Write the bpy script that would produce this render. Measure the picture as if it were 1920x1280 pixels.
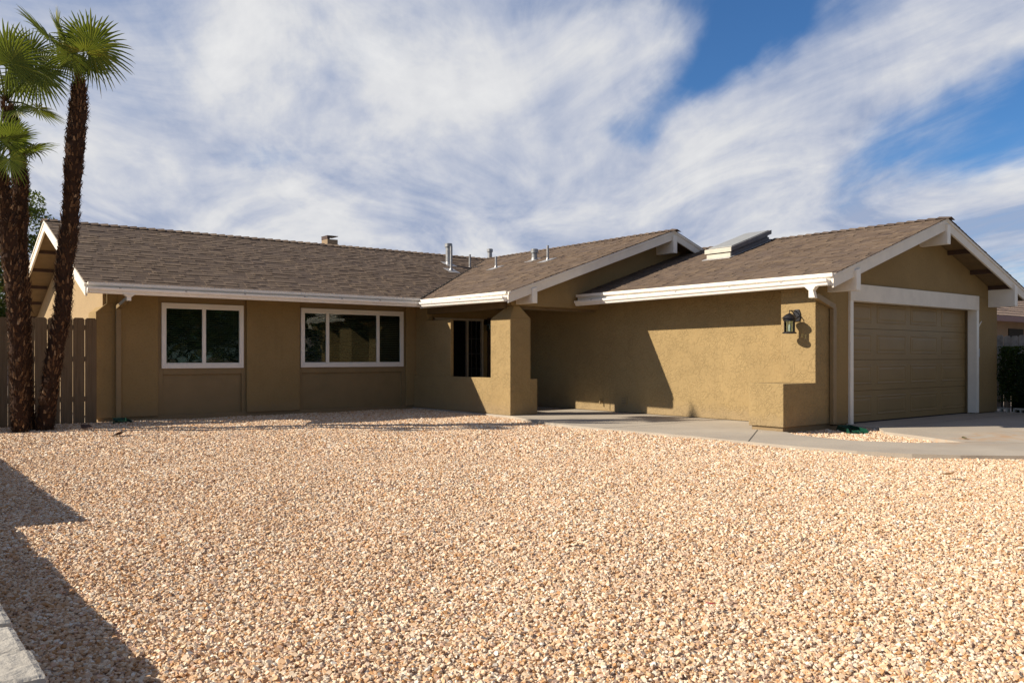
import bpy, bmesh, math, random
from mathutils import Vector, Matrix
import numpy as np
R_ = math.radians
sc = bpy.context.scene
for o in list(bpy.data.objects): bpy.data.objects.remove(o)
random.seed(7); np.random.seed(7)

# ------------------------------------------------------------------ camera
CAMZ = 1.13
cam_d = bpy.data.cameras.new('camera'); cam = bpy.data.objects.new('camera', cam_d)
sc.collection.objects.link(cam); sc.camera = cam
cam.location = (0, 0, CAMZ); cam.rotation_euler = (R_(90), 0, R_(-38.07))
cam_d.sensor_width = 36; cam_d.lens = 29.53; cam_d.shift_y = 0.0151
cam_d.clip_start = 0.05; cam_d.clip_end = 3000
# ------------------------------------------------------------------ sun
SUN = Vector((-1, .55, .71)).normalized()          # towards the sun
sl = bpy.data.lights.new('sun', 'SUN'); sun = bpy.data.objects.new('sun', sl); sc.collection.objects.link(sun)
sl.energy = 5.0; sl.angle = R_(.55); sl.color = (1, .90, .76)
sun.rotation_euler = SUN.to_track_quat('Z', 'Y').to_euler(); sun.location = (-20, 10, 20)
SUN_EL = math.asin(SUN.z); SUN_ROT = math.atan2(SUN.x, SUN.y)
# ------------------------------------------------------------------ view
sc.view_settings.view_transform = 'Standard'; sc.view_settings.look = 'None'
sc.view_settings.gamma = 1; sc.view_settings.use_curve_mapping = False
sc.view_settings.exposure = 0.56
sc.render.engine = 'CYCLES'
try: sc.cycles.max_bounces = 8; sc.cycles.transparent_max_bounces = 16
except Exception: pass

# ------------------------------------------------------------------ node helpers
class NT:
    def __init__(s, nt): s.nt = nt
    def n(s, t, **k):
        x = s.nt.nodes.new(t)
        for a, b in k.items(): setattr(x, a, b)
        return x
    def l(s, a, b): s.nt.links.new(a, b)
    def set(s, sock, v):
        if isinstance(v, bpy.types.NodeSocket): s.l(v, sock)
        else: sock.default_value = v
    def m(s, op, a, b=None, c=None, clamp=False):
        x = s.n('ShaderNodeMath', operation=op); x.use_clamp = clamp
        s.set(x.inputs[0], a)
        if b is not None: s.set(x.inputs[1], b)
        if c is not None: s.set(x.inputs[2], c)
        return x.outputs[0]
    def vm(s, op, a, b=None):
        x = s.n('ShaderNodeVectorMath', operation=op); s.set(x.inputs[0], a)
        if b is not None: s.set(x.inputs[1], b)
        return x.outputs['Value'] if op in ('DOT_PRODUCT', 'LENGTH', 'DISTANCE') else x.outputs[0]
    def noise(s, vec, scale, detail=4, rough=.5, dist=0):
        x = s.n('ShaderNodeTexNoise'); s.set(x.inputs['Scale'], scale); x.inputs['Detail'].default_value = detail
        x.inputs['Roughness'].default_value = rough; x.inputs['Distortion'].default_value = dist
        if vec is not None: s.l(vec, x.inputs['Vector'])
        return x.outputs[0]
    def ramp(s, f, stops, interp='LINEAR'):
        x = s.n('ShaderNodeValToRGB'); e = x.color_ramp.elements; x.color_ramp.interpolation = interp
        while len(e) < len(stops): e.new(.5)
        for i, (p, c) in enumerate(stops):
            e[i].position = p; e[i].color = (*c, 1) if len(c) == 3 else c
        s.l(f, x.inputs[0]); return x.outputs[0]
    def mix(s, f, a, b, mode='MIX'):
        x = s.n('ShaderNodeMix', data_type='RGBA', blend_type=mode)
        s.set(x.inputs[0], f); s.set(x.inputs[6], a if not isinstance(a, tuple) else (*a, 1)[:4]); s.set(x.inputs[7], b if not isinstance(b, tuple) else (*b, 1)[:4])
        return x.outputs[2]
    def maprange(s, v, a, b, c=0, d=1, smooth=True):
        x = s.n('ShaderNodeMapRange'); x.interpolation_type = 'SMOOTHSTEP' if smooth else 'LINEAR'
        s.set(x.inputs[0], v)
        for i, q in enumerate((a, b, c, d)): x.inputs[i + 1].default_value = q
        return x.outputs[0]
def mat(name):
    m = bpy.data.materials.new(name); m.use_nodes = True; t = NT(m.node_tree)
    p = m.node_tree.nodes['Principled BSDF']; return m, t, p
def bump(t, p, h, strength=.5, dist=.01):
    b = t.n('ShaderNodeBump'); b.inputs['Strength'].default_value = strength; b.inputs['Distance'].default_value = dist
    t.l(h, b.inputs['Height']); t.l(b.outputs[0], p.inputs['Normal']); return b
def simple(name, col, rough=.6, var=.12, scale=8, metal=0, bmp=0, bscale=60, spec=.5):
    m, t, p = mat(name); g = t.n('ShaderNodeNewGeometry').outputs['Position']
    n = t.noise(g, scale, 6, .6)
    dark = tuple(c * (1 - var) for c in col); lite = tuple(min(1, c * (1 + var)) for c in col)
    t.l(t.ramp(n, [(.3, dark), (.7, lite)]), p.inputs['Base Color'])
    p.inputs['Roughness'].default_value = rough; p.inputs['Metallic'].default_value = metal
    p.inputs['Specular IOR Level'].default_value = spec
    if bmp: bump(t, p, t.noise(g, bscale, 6, .6), bmp, .004)
    return m

# ------------------------------------------------------------------ world
w = bpy.data.worlds.new('World'); sc.world = w; w.use_nodes = True
T = NT(w.node_tree)
for n in list(w.node_tree.nodes): w.node_tree.nodes.remove(n)
sky = T.n('ShaderNodeTexSky'); sky.sky_type = 'NISHITA'; sky.sun_disc = False
sky.sun_elevation = SUN_EL; sky.sun_rotation = SUN_ROT; sky.altitude = 50; sky.air_density = 1.0; sky.dust_density = .15; sky.ozone_density = 3.5
bg = T.n('ShaderNodeBackground'); bg.inputs[1].default_value = .062; T.l(T.mix(1.0, sky.outputs[0], (.56, .90, 1.22), 'MULTIPLY'), bg.inputs[0])
D = T.n('ShaderNodeTexCoord').outputs['Generated']
def dirv(u, v):        # direction seen at a photo pixel (used once, to choose where clouds stand in the world's sky)
    a = R_(51.93); F = Vector((math.cos(a), math.sin(a), 0)); Rr = Vector((math.sin(a), -math.cos(a), 0))
    return (F + Rr * ((u - 960) / 1575) + Vector((0, 0, 1)) * ((669 - v) / 1575)).normalized()
sx = T.n('ShaderNodeSeparateXYZ'); T.l(D, sx.inputs[0])
zz = T.m('ADD', T.m('MAXIMUM', sx.outputs[2], 0), .10)
cx = T.m('DIVIDE', sx.outputs[0], zz); cy = T.m('DIVIDE', sx.outputs[1], zz)
# wind axis of the high cloud layer
wa = R_(51.93 + 9); ax = (math.cos(wa), math.sin(wa))
al = T.m('ADD', T.m('MULTIPLY', cx, ax[0]), T.m('MULTIPLY', cy, ax[1]))
ac = T.m('SUBTRACT', T.m('MULTIPLY', cx, ax[1]), T.m('MULTIPLY', cy, ax[0]))
cv = T.n('ShaderNodeCombineXYZ'); T.l(T.m('MULTIPLY', al, .55), cv.inputs[0]); T.l(ac, cv.inputs[1]); P1 = cv.outputs[0]
cv2 = T.n('ShaderNodeCombineXYZ'); T.l(T.m('MULTIPLY', al, .42), cv2.inputs[0]); T.l(T.m('MULTIPLY', ac, 1.3), cv2.inputs[1]); P2 = cv2.outputs[0]
n1 = T.noise(P1, 1.3, 10, .58, .9)          # big masses
n2 = T.noise(P2, 2.6, 12, .60, 1.0)         # wisps
n3 = T.noise(D, 6.0, 9, .6, .5)
cv4 = T.n('ShaderNodeCombineXYZ'); T.l(T.m('MULTIPLY', al, .75), cv4.inputs[0]); T.l(T.m('MULTIPLY', ac, 4.5), cv4.inputs[1])
n4 = T.noise(cv4.outputs[0], 2.2, 10, .6, .5)
n5 = T.noise(P1, 4.2, 8, .58, .5)
base = T.m('ADD', T.m('ADD', T.m('MULTIPLY', T.m('SUBTRACT', n4, .5), .28), T.m('MULTIPLY', T.m('SUBTRACT', n5, .5), .16)), T.m('MULTIPLY', n1, .42)); base = T.m('ADD', base, T.m('ADD', T.m('MULTIPLY', n2, .46), T.m('MULTIPLY', n3, .25)))
warp = T.vm('SCALE', T.n('ShaderNodeCombineXYZ').outputs[0])   # placeholder
nw = T.n('ShaderNodeTexNoise'); nw.inputs['Scale'].default_value = 4.5; nw.inputs['Detail'].default_value = 6; T.l(D, nw.inputs['Vector'])
wv = T.vm('MULTIPLY', T.vm('SUBTRACT', nw.outputs['Color'], (.5, .5, .5)), (.16, .16, .16))
DW = T.vm('ADD', D, wv)
def blob(u, v, ang, lw, lh, amp):
    """soft ellipse of more (or less) cloud round one direction of the sky; ang is its tilt above the horizon"""
    c = dirv(u, v); right = Vector((c.y, -c.x, 0)).normalized(); up = right.cross(c).normalized()
    e1 = right * math.cos(R_(ang)) + up * math.sin(R_(ang)); e2 = -right * math.sin(R_(ang)) + up * math.cos(R_(ang))
    dd = T.vm('SUBTRACT', DW, tuple(c))
    q1 = T.m('DIVIDE', T.vm('DOT_PRODUCT', dd, tuple(e1)), lw); q2 = T.m('DIVIDE', T.vm('DOT_PRODUCT', dd, tuple(e2)), lh)
    q3 = T.m('DIVIDE', T.vm('DOT_PRODUCT', dd, tuple(c)), .5)
    s = T.m('ADD', T.m('ADD', T.m('MULTIPLY', q1, q1), T.m('MULTIPLY', q2, q2)), T.m('MULTIPLY', q3, q3))
    return T.m('MULTIPLY', T.m('EXPONENT', T.m('MULTIPLY', s, -1)), amp)
acc = base
for b in [(520, 300, 0, .66, .42, .52), (450, 380, 5, .4, .10, .12), (250, 420, 0, .3, .12, .2), (1110, 130, 30, .16, .08, .26), (1540, 120, 36, .24, .050, .36), (1480, 240, 28, .34, .07, .34), (1780, 60, 22, .22, .040, .26),
          (1400, 370, 8, .38, .07, .32), (1850, 440, 0, .22, .06, .20), (1050, 420, 10, .28, .10, .2),
          (1400, 50, 40, .11, .055, -.56), (1320, 150, 35, .12, .030, -.38), (1200, 10, 0, .12, .025, -.34), (1880, 185, 22, .17, .045, -.50), (1800, 300, 10, .12, .025, -.24),
          (1190, 290, 70, .035, .035, -.46), (680, 110, 20, .10, .04, -.16), (320, 160, 20, .16, .07, -.20), (540, 290, 20, .07, .018, -.28), (470, 325, 10, .08, .018, -.2), (1640, 10, 30, .06, .02, -.16)]:
    acc = T.m('ADD', acc, blob(*b))
dens = T.maprange(acc, .40, 1.08)
# thinner unseen clouds behind the camera, added warm-toned to fill the shade
fw = dirv(960, 400); ahead = T.maprange(T.vm('DOT_PRODUCT', D, tuple(fw)), .25, .62)
back = T.m('MULTIPLY', T.maprange(T.m('ADD', T.m('MULTIPLY', n1, .6), T.m('MULTIPLY', n3, .4)), .38, .62), .58)
dm = T.n('ShaderNodeMix', data_type='FLOAT'); T.l(ahead, dm.inputs[0]); T.l(back, dm.inputs[2]); T.l(dens, dm.inputs[3]); dens = dm.outputs[0]
dens = T.m('MULTIPLY', dens, T.maprange(sx.outputs[2], -.02, .02))
def dev(x, k): return T.m('MULTIPLY', T.m('SUBTRACT', x, .5), k)
shade = T.m('ADD', T.m('ADD', dev(n1, 1.35), dev(n3, .75)), T.m('ADD', dev(n5, .35), T.m('ADD', blob(1120, 130, 30, .18, .08, .16), .49)))
ccol = T.ramp(shade, [(.32, (.37, .44, .61)), (.50, (.56, .60, .71)), (.68, (.76, .77, .80)), (.92, (.90, .90, .90))])
cb = T.n('ShaderNodeBackground'); T.l(T.mix(ahead, (.66, .57, .45), ccol), cb.inputs[0]); cb.inputs[1].default_value = .64
mx = T.n('ShaderNodeMixShader'); T.l(dens, mx.inputs[0]); T.l(bg.outputs[0], mx.inputs[1]); T.l(cb.outputs[0], mx.inputs[2])
wo = T.n('ShaderNodeOutputWorld'); T.l(mx.outputs[0], wo.inputs[0])

# ------------------------------------------------------------------ materials
def stucco(name, col, rough_amt=1.0, fine=False):
    m, t, p = mat(name); g = t.n('ShaderNodeNewGeometry').outputs['Position']
    big = t.noise(g, 1.3, 5, .6); sm = t.noise(g, 26, 6, .6)
    c = t.mix(t.maprange(big, .3, .7), tuple(x * .93 for x in col), tuple(x * 1.06 for x in col))
    c = t.mix(t.m('MULTIPLY', t.maprange(sm, .45, .75), .35), c, tuple(x * .72 for x in col))
    t.l(c, p.inputs['Base Color']); 
    sz = t.n('ShaderNodeSeparateXYZ'); t.l(g, sz.inputs[0])
    drip = t.m('MULTIPLY', t.maprange(t.noise(t.vm('MULTIPLY', g, (1, 1, .06)), 5.5, 5, .65), .52, .70), t.maprange(t.noise(g, 1.9, 4, .6), .42, .62))
    splash = t.m('MULTIPLY', t.m('SUBTRACT', 1, t.maprange(t.m('ADD', sz.outputs[2], t.m('MULTIPLY', t.noise(g, 6, 5, .7), -.35)), -.12, .14)), .5)
    c2 = t.mix(t.m('MULTIPLY', drip, .22), c, tuple(x * .62 for x in col)); c2 = t.mix(splash, c2, (col[0] * .85, col[1] * .9, col[2] * 1.15)); t.l(c2, p.inputs['Base Color'])
    p.inputs['Roughness'].default_value = .92; p.inputs['Specular IOR Level'].default_value = .15
    gw = t.vm('ADD', g, t.vm('MULTIPLY', t.vm('SUBTRACT', _nc(t, g, 5), (.5, .5, .5)), (.34, .34, .34)))
    v = t.n('ShaderNodeTexVoronoi', feature='DISTANCE_TO_EDGE'); v.inputs['Scale'].default_value = 13; t.l(gw, v.inputs['Vector'])
    edge = t.maprange(v.outputs['Distance'], 0, .09)
    gate = t.maprange(t.noise(g, 7, 3, .5), .36, .56)
    tro = t.m('MULTIPLY', t.m('SUBTRACT', 1, edge), gate)
    pl = t.noise(gw, 14, 4, .5)
    h = t.m('ADD', t.m('MULTIPLY', sm, .25), t.m('ADD', t.m('MULTIPLY', pl, .5), t.m('MULTIPLY', tro, -.42 if not fine else -.06)))
    h = t.m('ADD', h, t.m('MULTIPLY', t.noise(g, 120, 3, .6), .12 if not fine else .3))
    bump(t, p, h, .6 * rough_amt, .025)
    return m
def _nc(t, g, s):
    x = t.n('ShaderNodeTexNoise'); x.inputs['Scale'].default_value = s; x.inputs['Detail'].default_value = 4; t.l(g, x.inputs['Vector']); return x.outputs['Color']
M = {}
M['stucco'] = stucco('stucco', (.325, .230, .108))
M['stucco_fine_shade'] = stucco('stucco_fine_shade', (.295, .205, .094), .7, True)  # same paint as stucco, toned darker for the shaded fronts
M['stucco_gable_lit'] = stucco('stucco_gable_lit', (.36, .26, .145), .8, True)  # same paint again, toned lighter for the sunlit gable
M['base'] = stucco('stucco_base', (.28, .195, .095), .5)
M['panel'] = simple('painted_panel', (.235, .163, .076), .7, .08, 3, bmp=.1, bscale=90)
M['garage'] = simple('garage_door_paint', (.275, .190, .085), .5, .07, 2, bmp=.08, bscale=150, spec=.3)
M['spout'] = simple('brown_metal_paint', (.25, .172, .080), .5, .08, 6)
M['white'] = simple('white_paint', (.80, .75, .66), .5, .05, 5, bmp=.05, bscale=80)
M['barge'] = simple('white_barge_paint', (.74, .68, .58), .6, .07, 4, bmp=.15, bscale=40)
M['vinyl'] = simple('white_vinyl', (.80, .77, .73), .35, .03, 3)
M['gutter'] = simple('gutter_enamel', (.84, .80, .74), .35, .05, 9)
M['soffit'] = simple('brown_soffit', (.17, .115, .055), .8, .15, 6, bmp=.2, bscale=30)
M['darkwood'] = simple('dark_brown_wood', (.06, .03, .02), .7, .2, 6)
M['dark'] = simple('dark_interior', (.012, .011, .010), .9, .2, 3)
M['blind'] = simple('blind_slat', (.26, .24, .19), .6, .1, 6)
M['steel'] = simple('galvanised_steel', (.27, .27, .27), .5, .3, 20, metal=.5)
M['lead'] = simple('flashing_metal', (.36, .35, .34), .5, .2, 20, metal=.3)
M['black'] = simple('bronze_black_metal', (.02, .018, .02), .4, .2, 20, metal=.3)
M['green'] = simple('green_plastic', (.006, .05, .028), .4, .15, 10)
M['rust'] = simple('orange_brown_leaf', (.18, .09, .03), .8, .3, 30)
M['redleaf'] = simple('red_petal', (.35, .01, .03), .5, .3, 30)
M['chim'] = stucco('chimney_stucco', (.30, .22, .14), .5, True)
M['bark'] = simple('grey_bark', (.09, .075, .06), .9, .3, 12, bmp=.5, bscale=30)
M['fencegrey'] = simple('weathered_wood', (.38, .33, .28), .9, .3, 9, bmp=.3, bscale=40)
M['nwall'] = stucco('neighbour_stucco', (.24, .18, .13), .4, True)
M['nroof'] = simple('neighbour_tile', (.30, .21, .145), .85, .25, 3, bmp=.5, bscale=12)
M['pinkwall'] = stucco('pale_stucco', (.6, .52, .5), .3, True)
M['soil'] = simple('bare_soil', (.34, .265, .19), .95, .25, 2, bmp=.5, bscale=20)
M['skylight'] = simple('acrylic_skylight', (.30, .295, .26), .3, .1, 5)
M['skyframe'] = simple('skylight_frame', (.50, .46, .37), .5, .1, 8)
M['skydark'] = simple('skylight_side_shade', (.13, .12, .12), .6, .2, 8)  # shade of the skylight's side faces is put into this dark colour
# fence boards
def wood_fence():
    m, t, p = mat('fence_stain'); g = t.n('ShaderNodeNewGeometry').outputs['Position']
    gs = t.vm('MULTIPLY', g, (14, 14, .7)); n = t.noise(gs, 3, 6, .6)
    t.l(t.ramp(n, [(.3, (.135, .088, .045)), (.7, (.205, .138, .075))]), p.inputs['Base Color']); p.inputs['Roughness'].default_value = .8
    bump(t, p, n, .35, .01); return m
M['fence'] = wood_fence()
def shingle_mat():
    m, t, p = mat('asphalt_shingle'); a = t.n('ShaderNodeAttribute'); a.attribute_name = 'tint'
    g = t.n('ShaderNodeNewGeometry').outputs['Position']
    gr = t.noise(g, 260, 2, .7); bg_ = t.noise(g, .8, 4, .6)
    c = t.ramp(a.outputs['Fac'], [(0, (.045, .030, .025)), (.35, (.098, .068, .048)), (.65, (.155, .110, .075)), (1, (.22, .162, .108))])
    c = t.mix(t.maprange(gr, .35, .7), c, t.mix(.3, c, (.26, .195, .135)))
    c = t.mix(t.m('MULTIPLY', t.maprange(bg_, .35, .65), .25), c, (.13, .10, .085))
    t.l(c, p.inputs['Base Color']); p.inputs['Roughness'].default_value = .95; p.inputs['Specular IOR Level'].default_value = .2
    bump(t, p, gr, .5, .004); return m
M['shingle'] = shingle_mat()
def concrete_mat():
    m, t, p = mat('concrete'); g = t.n('ShaderNodeNewGeometry').outputs['Position']
    n = t.noise(g, .9, 8, .65); f = t.noise(g, 90, 4, .6); sp = t.noise(t.vm('MULTIPLY', g, (1, 4, 1)), 2.2, 6, .6, .5)
    c = t.ramp(n, [(.3, (.33, .28, .22)), (.7, (.44, .385, .305))])
    c = t.mix(t.m('MULTIPLY', t.maprange(sp, .5, .7), .3), c, (.33, .31, .27))
    d = t.vm('LENGTH', t.vm('MULTIPLY', t.vm('SUBTRACT', g, (12.6, 5.2, 0)), (.55, 1.5, 0)))
    st = t.m('MULTIPLY', t.m('SUBTRACT', 1, t.maprange(d, .1, 1.3)), t.maprange(t.noise(g, 2.6, 6, .65, .6), .42, .66))
    c = t.mix(t.m('MULTIPLY', st, .75), c, (.42, .22, .08))
    c = t.mix(t.m('MULTIPLY', t.maprange(f, .4, .7), .2), c, (.25, .23, .2))
    t.l(c, p.inputs['Base Color']); p.inputs['Roughness'].default_value = .85; bump(t, p, t.m('ADD', f, n), .25, .004); return m
M['concrete'] = concrete_mat()
M['joint'] = simple('dark_joint', (.10, .09, .07), .9)  # plain dark tone for joints, grille slots and the valley line
PEB = [(.0, (0.520, 0.333, 0.189)), (.14, (0.678, 0.509, 0.341)), (.30, (0.730, 0.597, 0.431)), (.42, (0.591, 0.387, 0.224)), (.54, (0.746, 0.640, 0.493)),
       (.66, (0.478, 0.263, 0.116)), (.74, (0.661, 0.501, 0.359)), (.84, (0.625, 0.421, 0.296)), (.91, (0.765, 0.702, 0.592)), (.955, (0.329, 0.228, 0.172)), (1, (0.695, 0.509, 0.288))]
def pebble_mat():
    m, t, p = mat('pebble'); oi = t.n('ShaderNodeObjectInfo').outputs['Random']
    g = t.n('ShaderNodeNewGeometry').outputs['Position']
    c = t.ramp(oi, PEB, 'CONSTANT')
    n = t.noise(g, 90, 4, .6); c = t.mix(t.m('MULTIPLY', t.maprange(n, .4, .75), .45), c, t.mix(.5, c, (.50, .32, .18)))
    bn = t.noise(g, .55, 5, .6); c = t.mix(t.m('MULTIPLY', t.maprange(bn, .42, .66), .22), c, (.50, .33, .20))
    t.l(c, p.inputs['Base Color']); p.inputs['Roughness'].default_value = .85; p.inputs['Specular IOR Level'].default_value = .25
    return m
M['pebble'] = pebble_mat()
def gravelbed_mat():
    m, t, p = mat('gravel_bed'); g = t.n('ShaderNodeNewGeometry').outputs['Position']
    v = t.n('ShaderNodeTexVoronoi'); v.inputs['Scale'].default_value = 42; t.l(g, v.inputs['Vector'])
    s = t.n('ShaderNodeSeparateColor'); t.l(v.outputs['Color'], s.inputs[0])
    c = t.ramp(s.outputs[0], PEB, 'CONSTANT'); c = t.mix(.45, c, (.42, .27, .16))
    t.l(c, p.inputs['Base Color']); p.inputs['Roughness'].default_value = .95
    bump(t, p, t.m('MULTIPLY', v.outputs['Distance'], -1), 1, .02); return m
M['bed'] = gravelbed_mat()
def paver_mat():
    m, t, p = mat('concrete_block'); g = t.n('ShaderNodeNewGeometry').outputs['Position']
    n = t.noise(g, 3, 8, .7); f = t.noise(g, 60, 5, .7)
    c = t.ramp(n, [(.3, (.34, .31, .26)), (.7, (.46, .43, .37))]); c = t.mix(t.m('MULTIPLY', t.maprange(f, .5, .7), .35), c, (.3, .27, .23))
    t.l(c, p.inputs['Base Color']); p.inputs['Roughness'].default_value = .95; bump(t, p, f, .7, .008); return m
M['paver'] = paver_mat()
def glass_mat():
    m, t, p = mat('window_glass'); nt = m.node_tree; nt.nodes.remove(p); out = [n for n in nt.nodes if n.type == 'OUTPUT_MATERIAL'][0]
    fr = t.n('ShaderNodeFresnel'); fr.inputs[0].default_value = 1.5
    tr = t.n('ShaderNodeBsdfTransparent'); tr.inputs[0].default_value = (.66, .74, .68, 1)
    gl = t.n('ShaderNodeBsdfGlossy'); gl.inputs['Roughness'].default_value = .02
    g = t.n('ShaderNodeNewGeometry').outputs['Position']; b = t.n('ShaderNodeBump'); b.inputs['Strength'].default_value = .06; b.inputs['Distance'].default_value = .02
    t.l(t.noise(g, 2.2, 2, .5), b.inputs['Height']); t.l(b.outputs[0], gl.inputs['Normal'])
    mx = t.n('ShaderNodeMixShader'); t.l(fr.outputs[0], mx.inputs[0]); t.l(tr.outputs[0], mx.inputs[1]); t.l(gl.outputs[0], mx.inputs[2]); t.l(mx.outputs[0], out.inputs[0]); return m
M['glass'] = glass_mat()
def leaf_mat(name, stops, trans=.35, rough=.5, usetint=True):
    m, t, p = mat(name); nt = m.node_tree; out = [n for n in nt.nodes if n.type == 'OUTPUT_MATERIAL'][0]
    a = t.n('ShaderNodeAttribute'); a.attribute_name = 'tint'
    c = t.ramp(a.outputs['Fac'], stops); t.l(c, p.inputs['Base Color']); p.inputs['Roughness'].default_value = rough; p.inputs['Specular IOR Level'].default_value = .25
    tl = t.n('ShaderNodeBsdfTranslucent'); t.l(t.mix(.5, c, (.45, .55, .05), 'MIX'), tl.inputs[0])
    mx = t.n('ShaderNodeMixShader'); mx.inputs[0].default_value = trans; t.l(p.outputs[0], mx.inputs[1]); t.l(tl.outputs[0], mx.inputs[2]); t.l(mx.outputs[0], out.inputs[0]); return m
M['palm'] = leaf_mat('palm_leaf', [(0, (.024, .042, .008)), (.5, (.085, .115, .016)), (.85, (.20, .20, .028)), (1, (.40, .29, .09))], .20, .55)
M['foliage'] = leaf_mat('tree_leaf', [(0, (.012, .028, .008)), (.6, (.035, .075, .018)), (1, (.16, .12, .04))], .25)
M['hedgeleaf'] = leaf_mat('hedge_leaf', [(0, (.006, .014, .005)), (.7, (.018, .04, .010)), (1, (.05, .07, .02))], .15, .4)
def fibre_mat():
    m, t, p = mat('palm_fibre'); a = t.n('ShaderNodeAttribute'); a.attribute_name = 'tint'
    c = t.ramp(a.outputs['Fac'], [(0, (.03, .016, .011)), (.45, (.095, .050, .028)), (.8, (.22, .125, .065)), (1, (.42, .29, .18))])
    t.l(c, p.inputs['Base Color']); p.inputs['Roughness'].default_value = .95; p.inputs['Specular IOR Level'].default_value = .1
    g = t.n('ShaderNodeNewGeometry').outputs['Position']; bump(t, p, t.noise(t.vm('MULTIPLY', g, (1, 1, .3)), 70, 4, .7), .8, .01); return m
M['fibre'] = fibre_mat()

# ------------------------------------------------------------------ mesh helpers
class MB:
    def __init__(s): s.v = []; s.f = []; s.t = []
    def add(s, vs, fs, tint=.5):
        b = len(s.v); s.v += [tuple(x) for x in vs]
        for f in fs: s.f.append([b + i for i in f]); s.t.append(tint)
        return s
    def box(s, x0, x1, y0, y1, z0, z1, tint=.5):
        vs = [(x, y, z) for z in (z0, z1) for y in (y0, y1) for x in (x0, x1)]
        return s.add(vs, [(0, 2, 3, 1), (4, 5, 7, 6), (0, 1, 5, 4), (2, 6, 7, 3), (0, 4, 6, 2), (1, 3, 7, 5)], tint)
    def hexa(s, b, t, tint=.5):   # b, t: four bottom and four top points, in order round
        return s.add(list(b) + list(t), [(3, 2, 1, 0), (4, 5, 6, 7), (0, 1, 5, 4), (1, 2, 6, 5), (2, 3, 7, 6), (3, 0, 4, 7)], tint)
    def prism(s, pts, d, tint=.5):   # polygon pts extruded by vector d
        n = len(pts); d = Vector(d); a = [Vector(p) for p in pts]; b = [p + d for p in a]
        return s.add(a + b, [tuple(range(n))[::-1], tuple(range(n, 2 * n))] + [(i, (i + 1) % n, n + (i + 1) % n, n + i) for i in range(n)], tint)
    def tube(s, path, rad, seg=10, cap=True, tint=.5):
        path = [Vector(p) for p in path]; rad = rad if isinstance(rad, (list, tuple)) else [rad] * len(path)
        b = len(s.v)
        for i, p in enumerate(path):
            d = (path[min(i + 1, len(path) - 1)] - path[max(i - 1, 0)]).normalized()
            a = Vector((0, 0, 1)) if abs(d.z) < .9 else Vector((1, 0, 0)); u = d.cross(a).normalized(); v = d.cross(u)
            for k in range(seg):
                q = 2 * math.pi * k / seg; s.v.append(tuple(p + (u * math.cos(q) + v * math.sin(q)) * rad[i]))
        for i in range(len(path) - 1):
            for k in range(seg):
                s.f.append([b + i * seg + k, b + i * seg + (k + 1) % seg, b + (i + 1) * seg + (k + 1) % seg, b + (i + 1) * seg + k]); s.t.append(tint)
        if cap:
            s.f.append([b + k for k in range(seg)]); s.f.append([b + (len(path) - 1) * seg + k for k in range(seg)][::-1]); s.t += [tint] * 2
        return s
    def lathe(s, c, prof, seg=20, tint=.5):
        c = Vector(c); return s.tube([c + Vector((0, 0, z)) for r, z in prof], [r for r, z in prof], seg, True, tint)
    def build(s, name, m, parent=None, bevel=0, smooth=False, recalc=True, tint=False):
        me = bpy.data.meshes.new(name); me.from_pydata(s.v, [], s.f)
        if recalc and len(s.f) < 60000:
            bm = bmesh.new(); bm.from_mesh(me); bmesh.ops.recalc_face_normals(bm, faces=bm.faces); bm.to_mesh(me); bm.free()
        if tint:
            a = me.attributes.new('tint', 'FLOAT', 'FACE'); a.data.foreach_set('value', np.array(s.t, dtype=np.float32))
        me.materials.append(m); me.update()
        if smooth: me.polygons.foreach_set('use_smooth', [True] * len(me.polygons))
        o = bpy.data.objects.new(name, me); sc.collection.objects.link(o)
        if parent: o.parent = parent; o.matrix_parent_inverse = Matrix.Translation(parent_world(parent)).inverted() if False else o.matrix_parent_inverse
        if parent: o.location = -abs_loc(parent)
        if bevel:
            b = o.modifiers.new('bevel', 'BEVEL'); b.width = bevel; b.segments = 2; b.limit_method = 'ANGLE'
        return o
def abs_loc(o):
    v = Vector((0, 0, 0))
    while o: v += o.location; o = o.parent
    return v
def thing(name, loc, label, cat, group=None, kind=None):
    o = bpy.data.objects.new(name, None); sc.collection.objects.link(o); o.location = loc; o.empty_display_size = .1
    return tag(o, label, cat, group, kind)
def tag(o, label, cat, group=None, kind=None):
    o['label'] = label; o['category'] = cat
    if group: o['group'] = group
    if kind: o['kind'] = kind
    return o
def box(name, m, parent, x0, x1, y0, y1, z0, z1, bevel=0): return MB().box(x0, x1, y0, y1, z0, z1).build(name, m, parent, bevel)
def copy_tree(o, parent=None):
    c = o.copy(); sc.collection.objects.link(c); c.parent = parent
    for ch in o.children: copy_tree(ch, c)
    return c

# ================================================================== GROUND
g = MB(); g.add([(-300, -300, -.075), (300, -300, -.075), (300, 400, -.075), (-300, 400, -.075)], [(0, 1, 2, 3)])
tag(g.build('ground', M['soil']), 'bare soil sheet under the yard and beyond the houses', 'ground', kind='structure')
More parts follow.
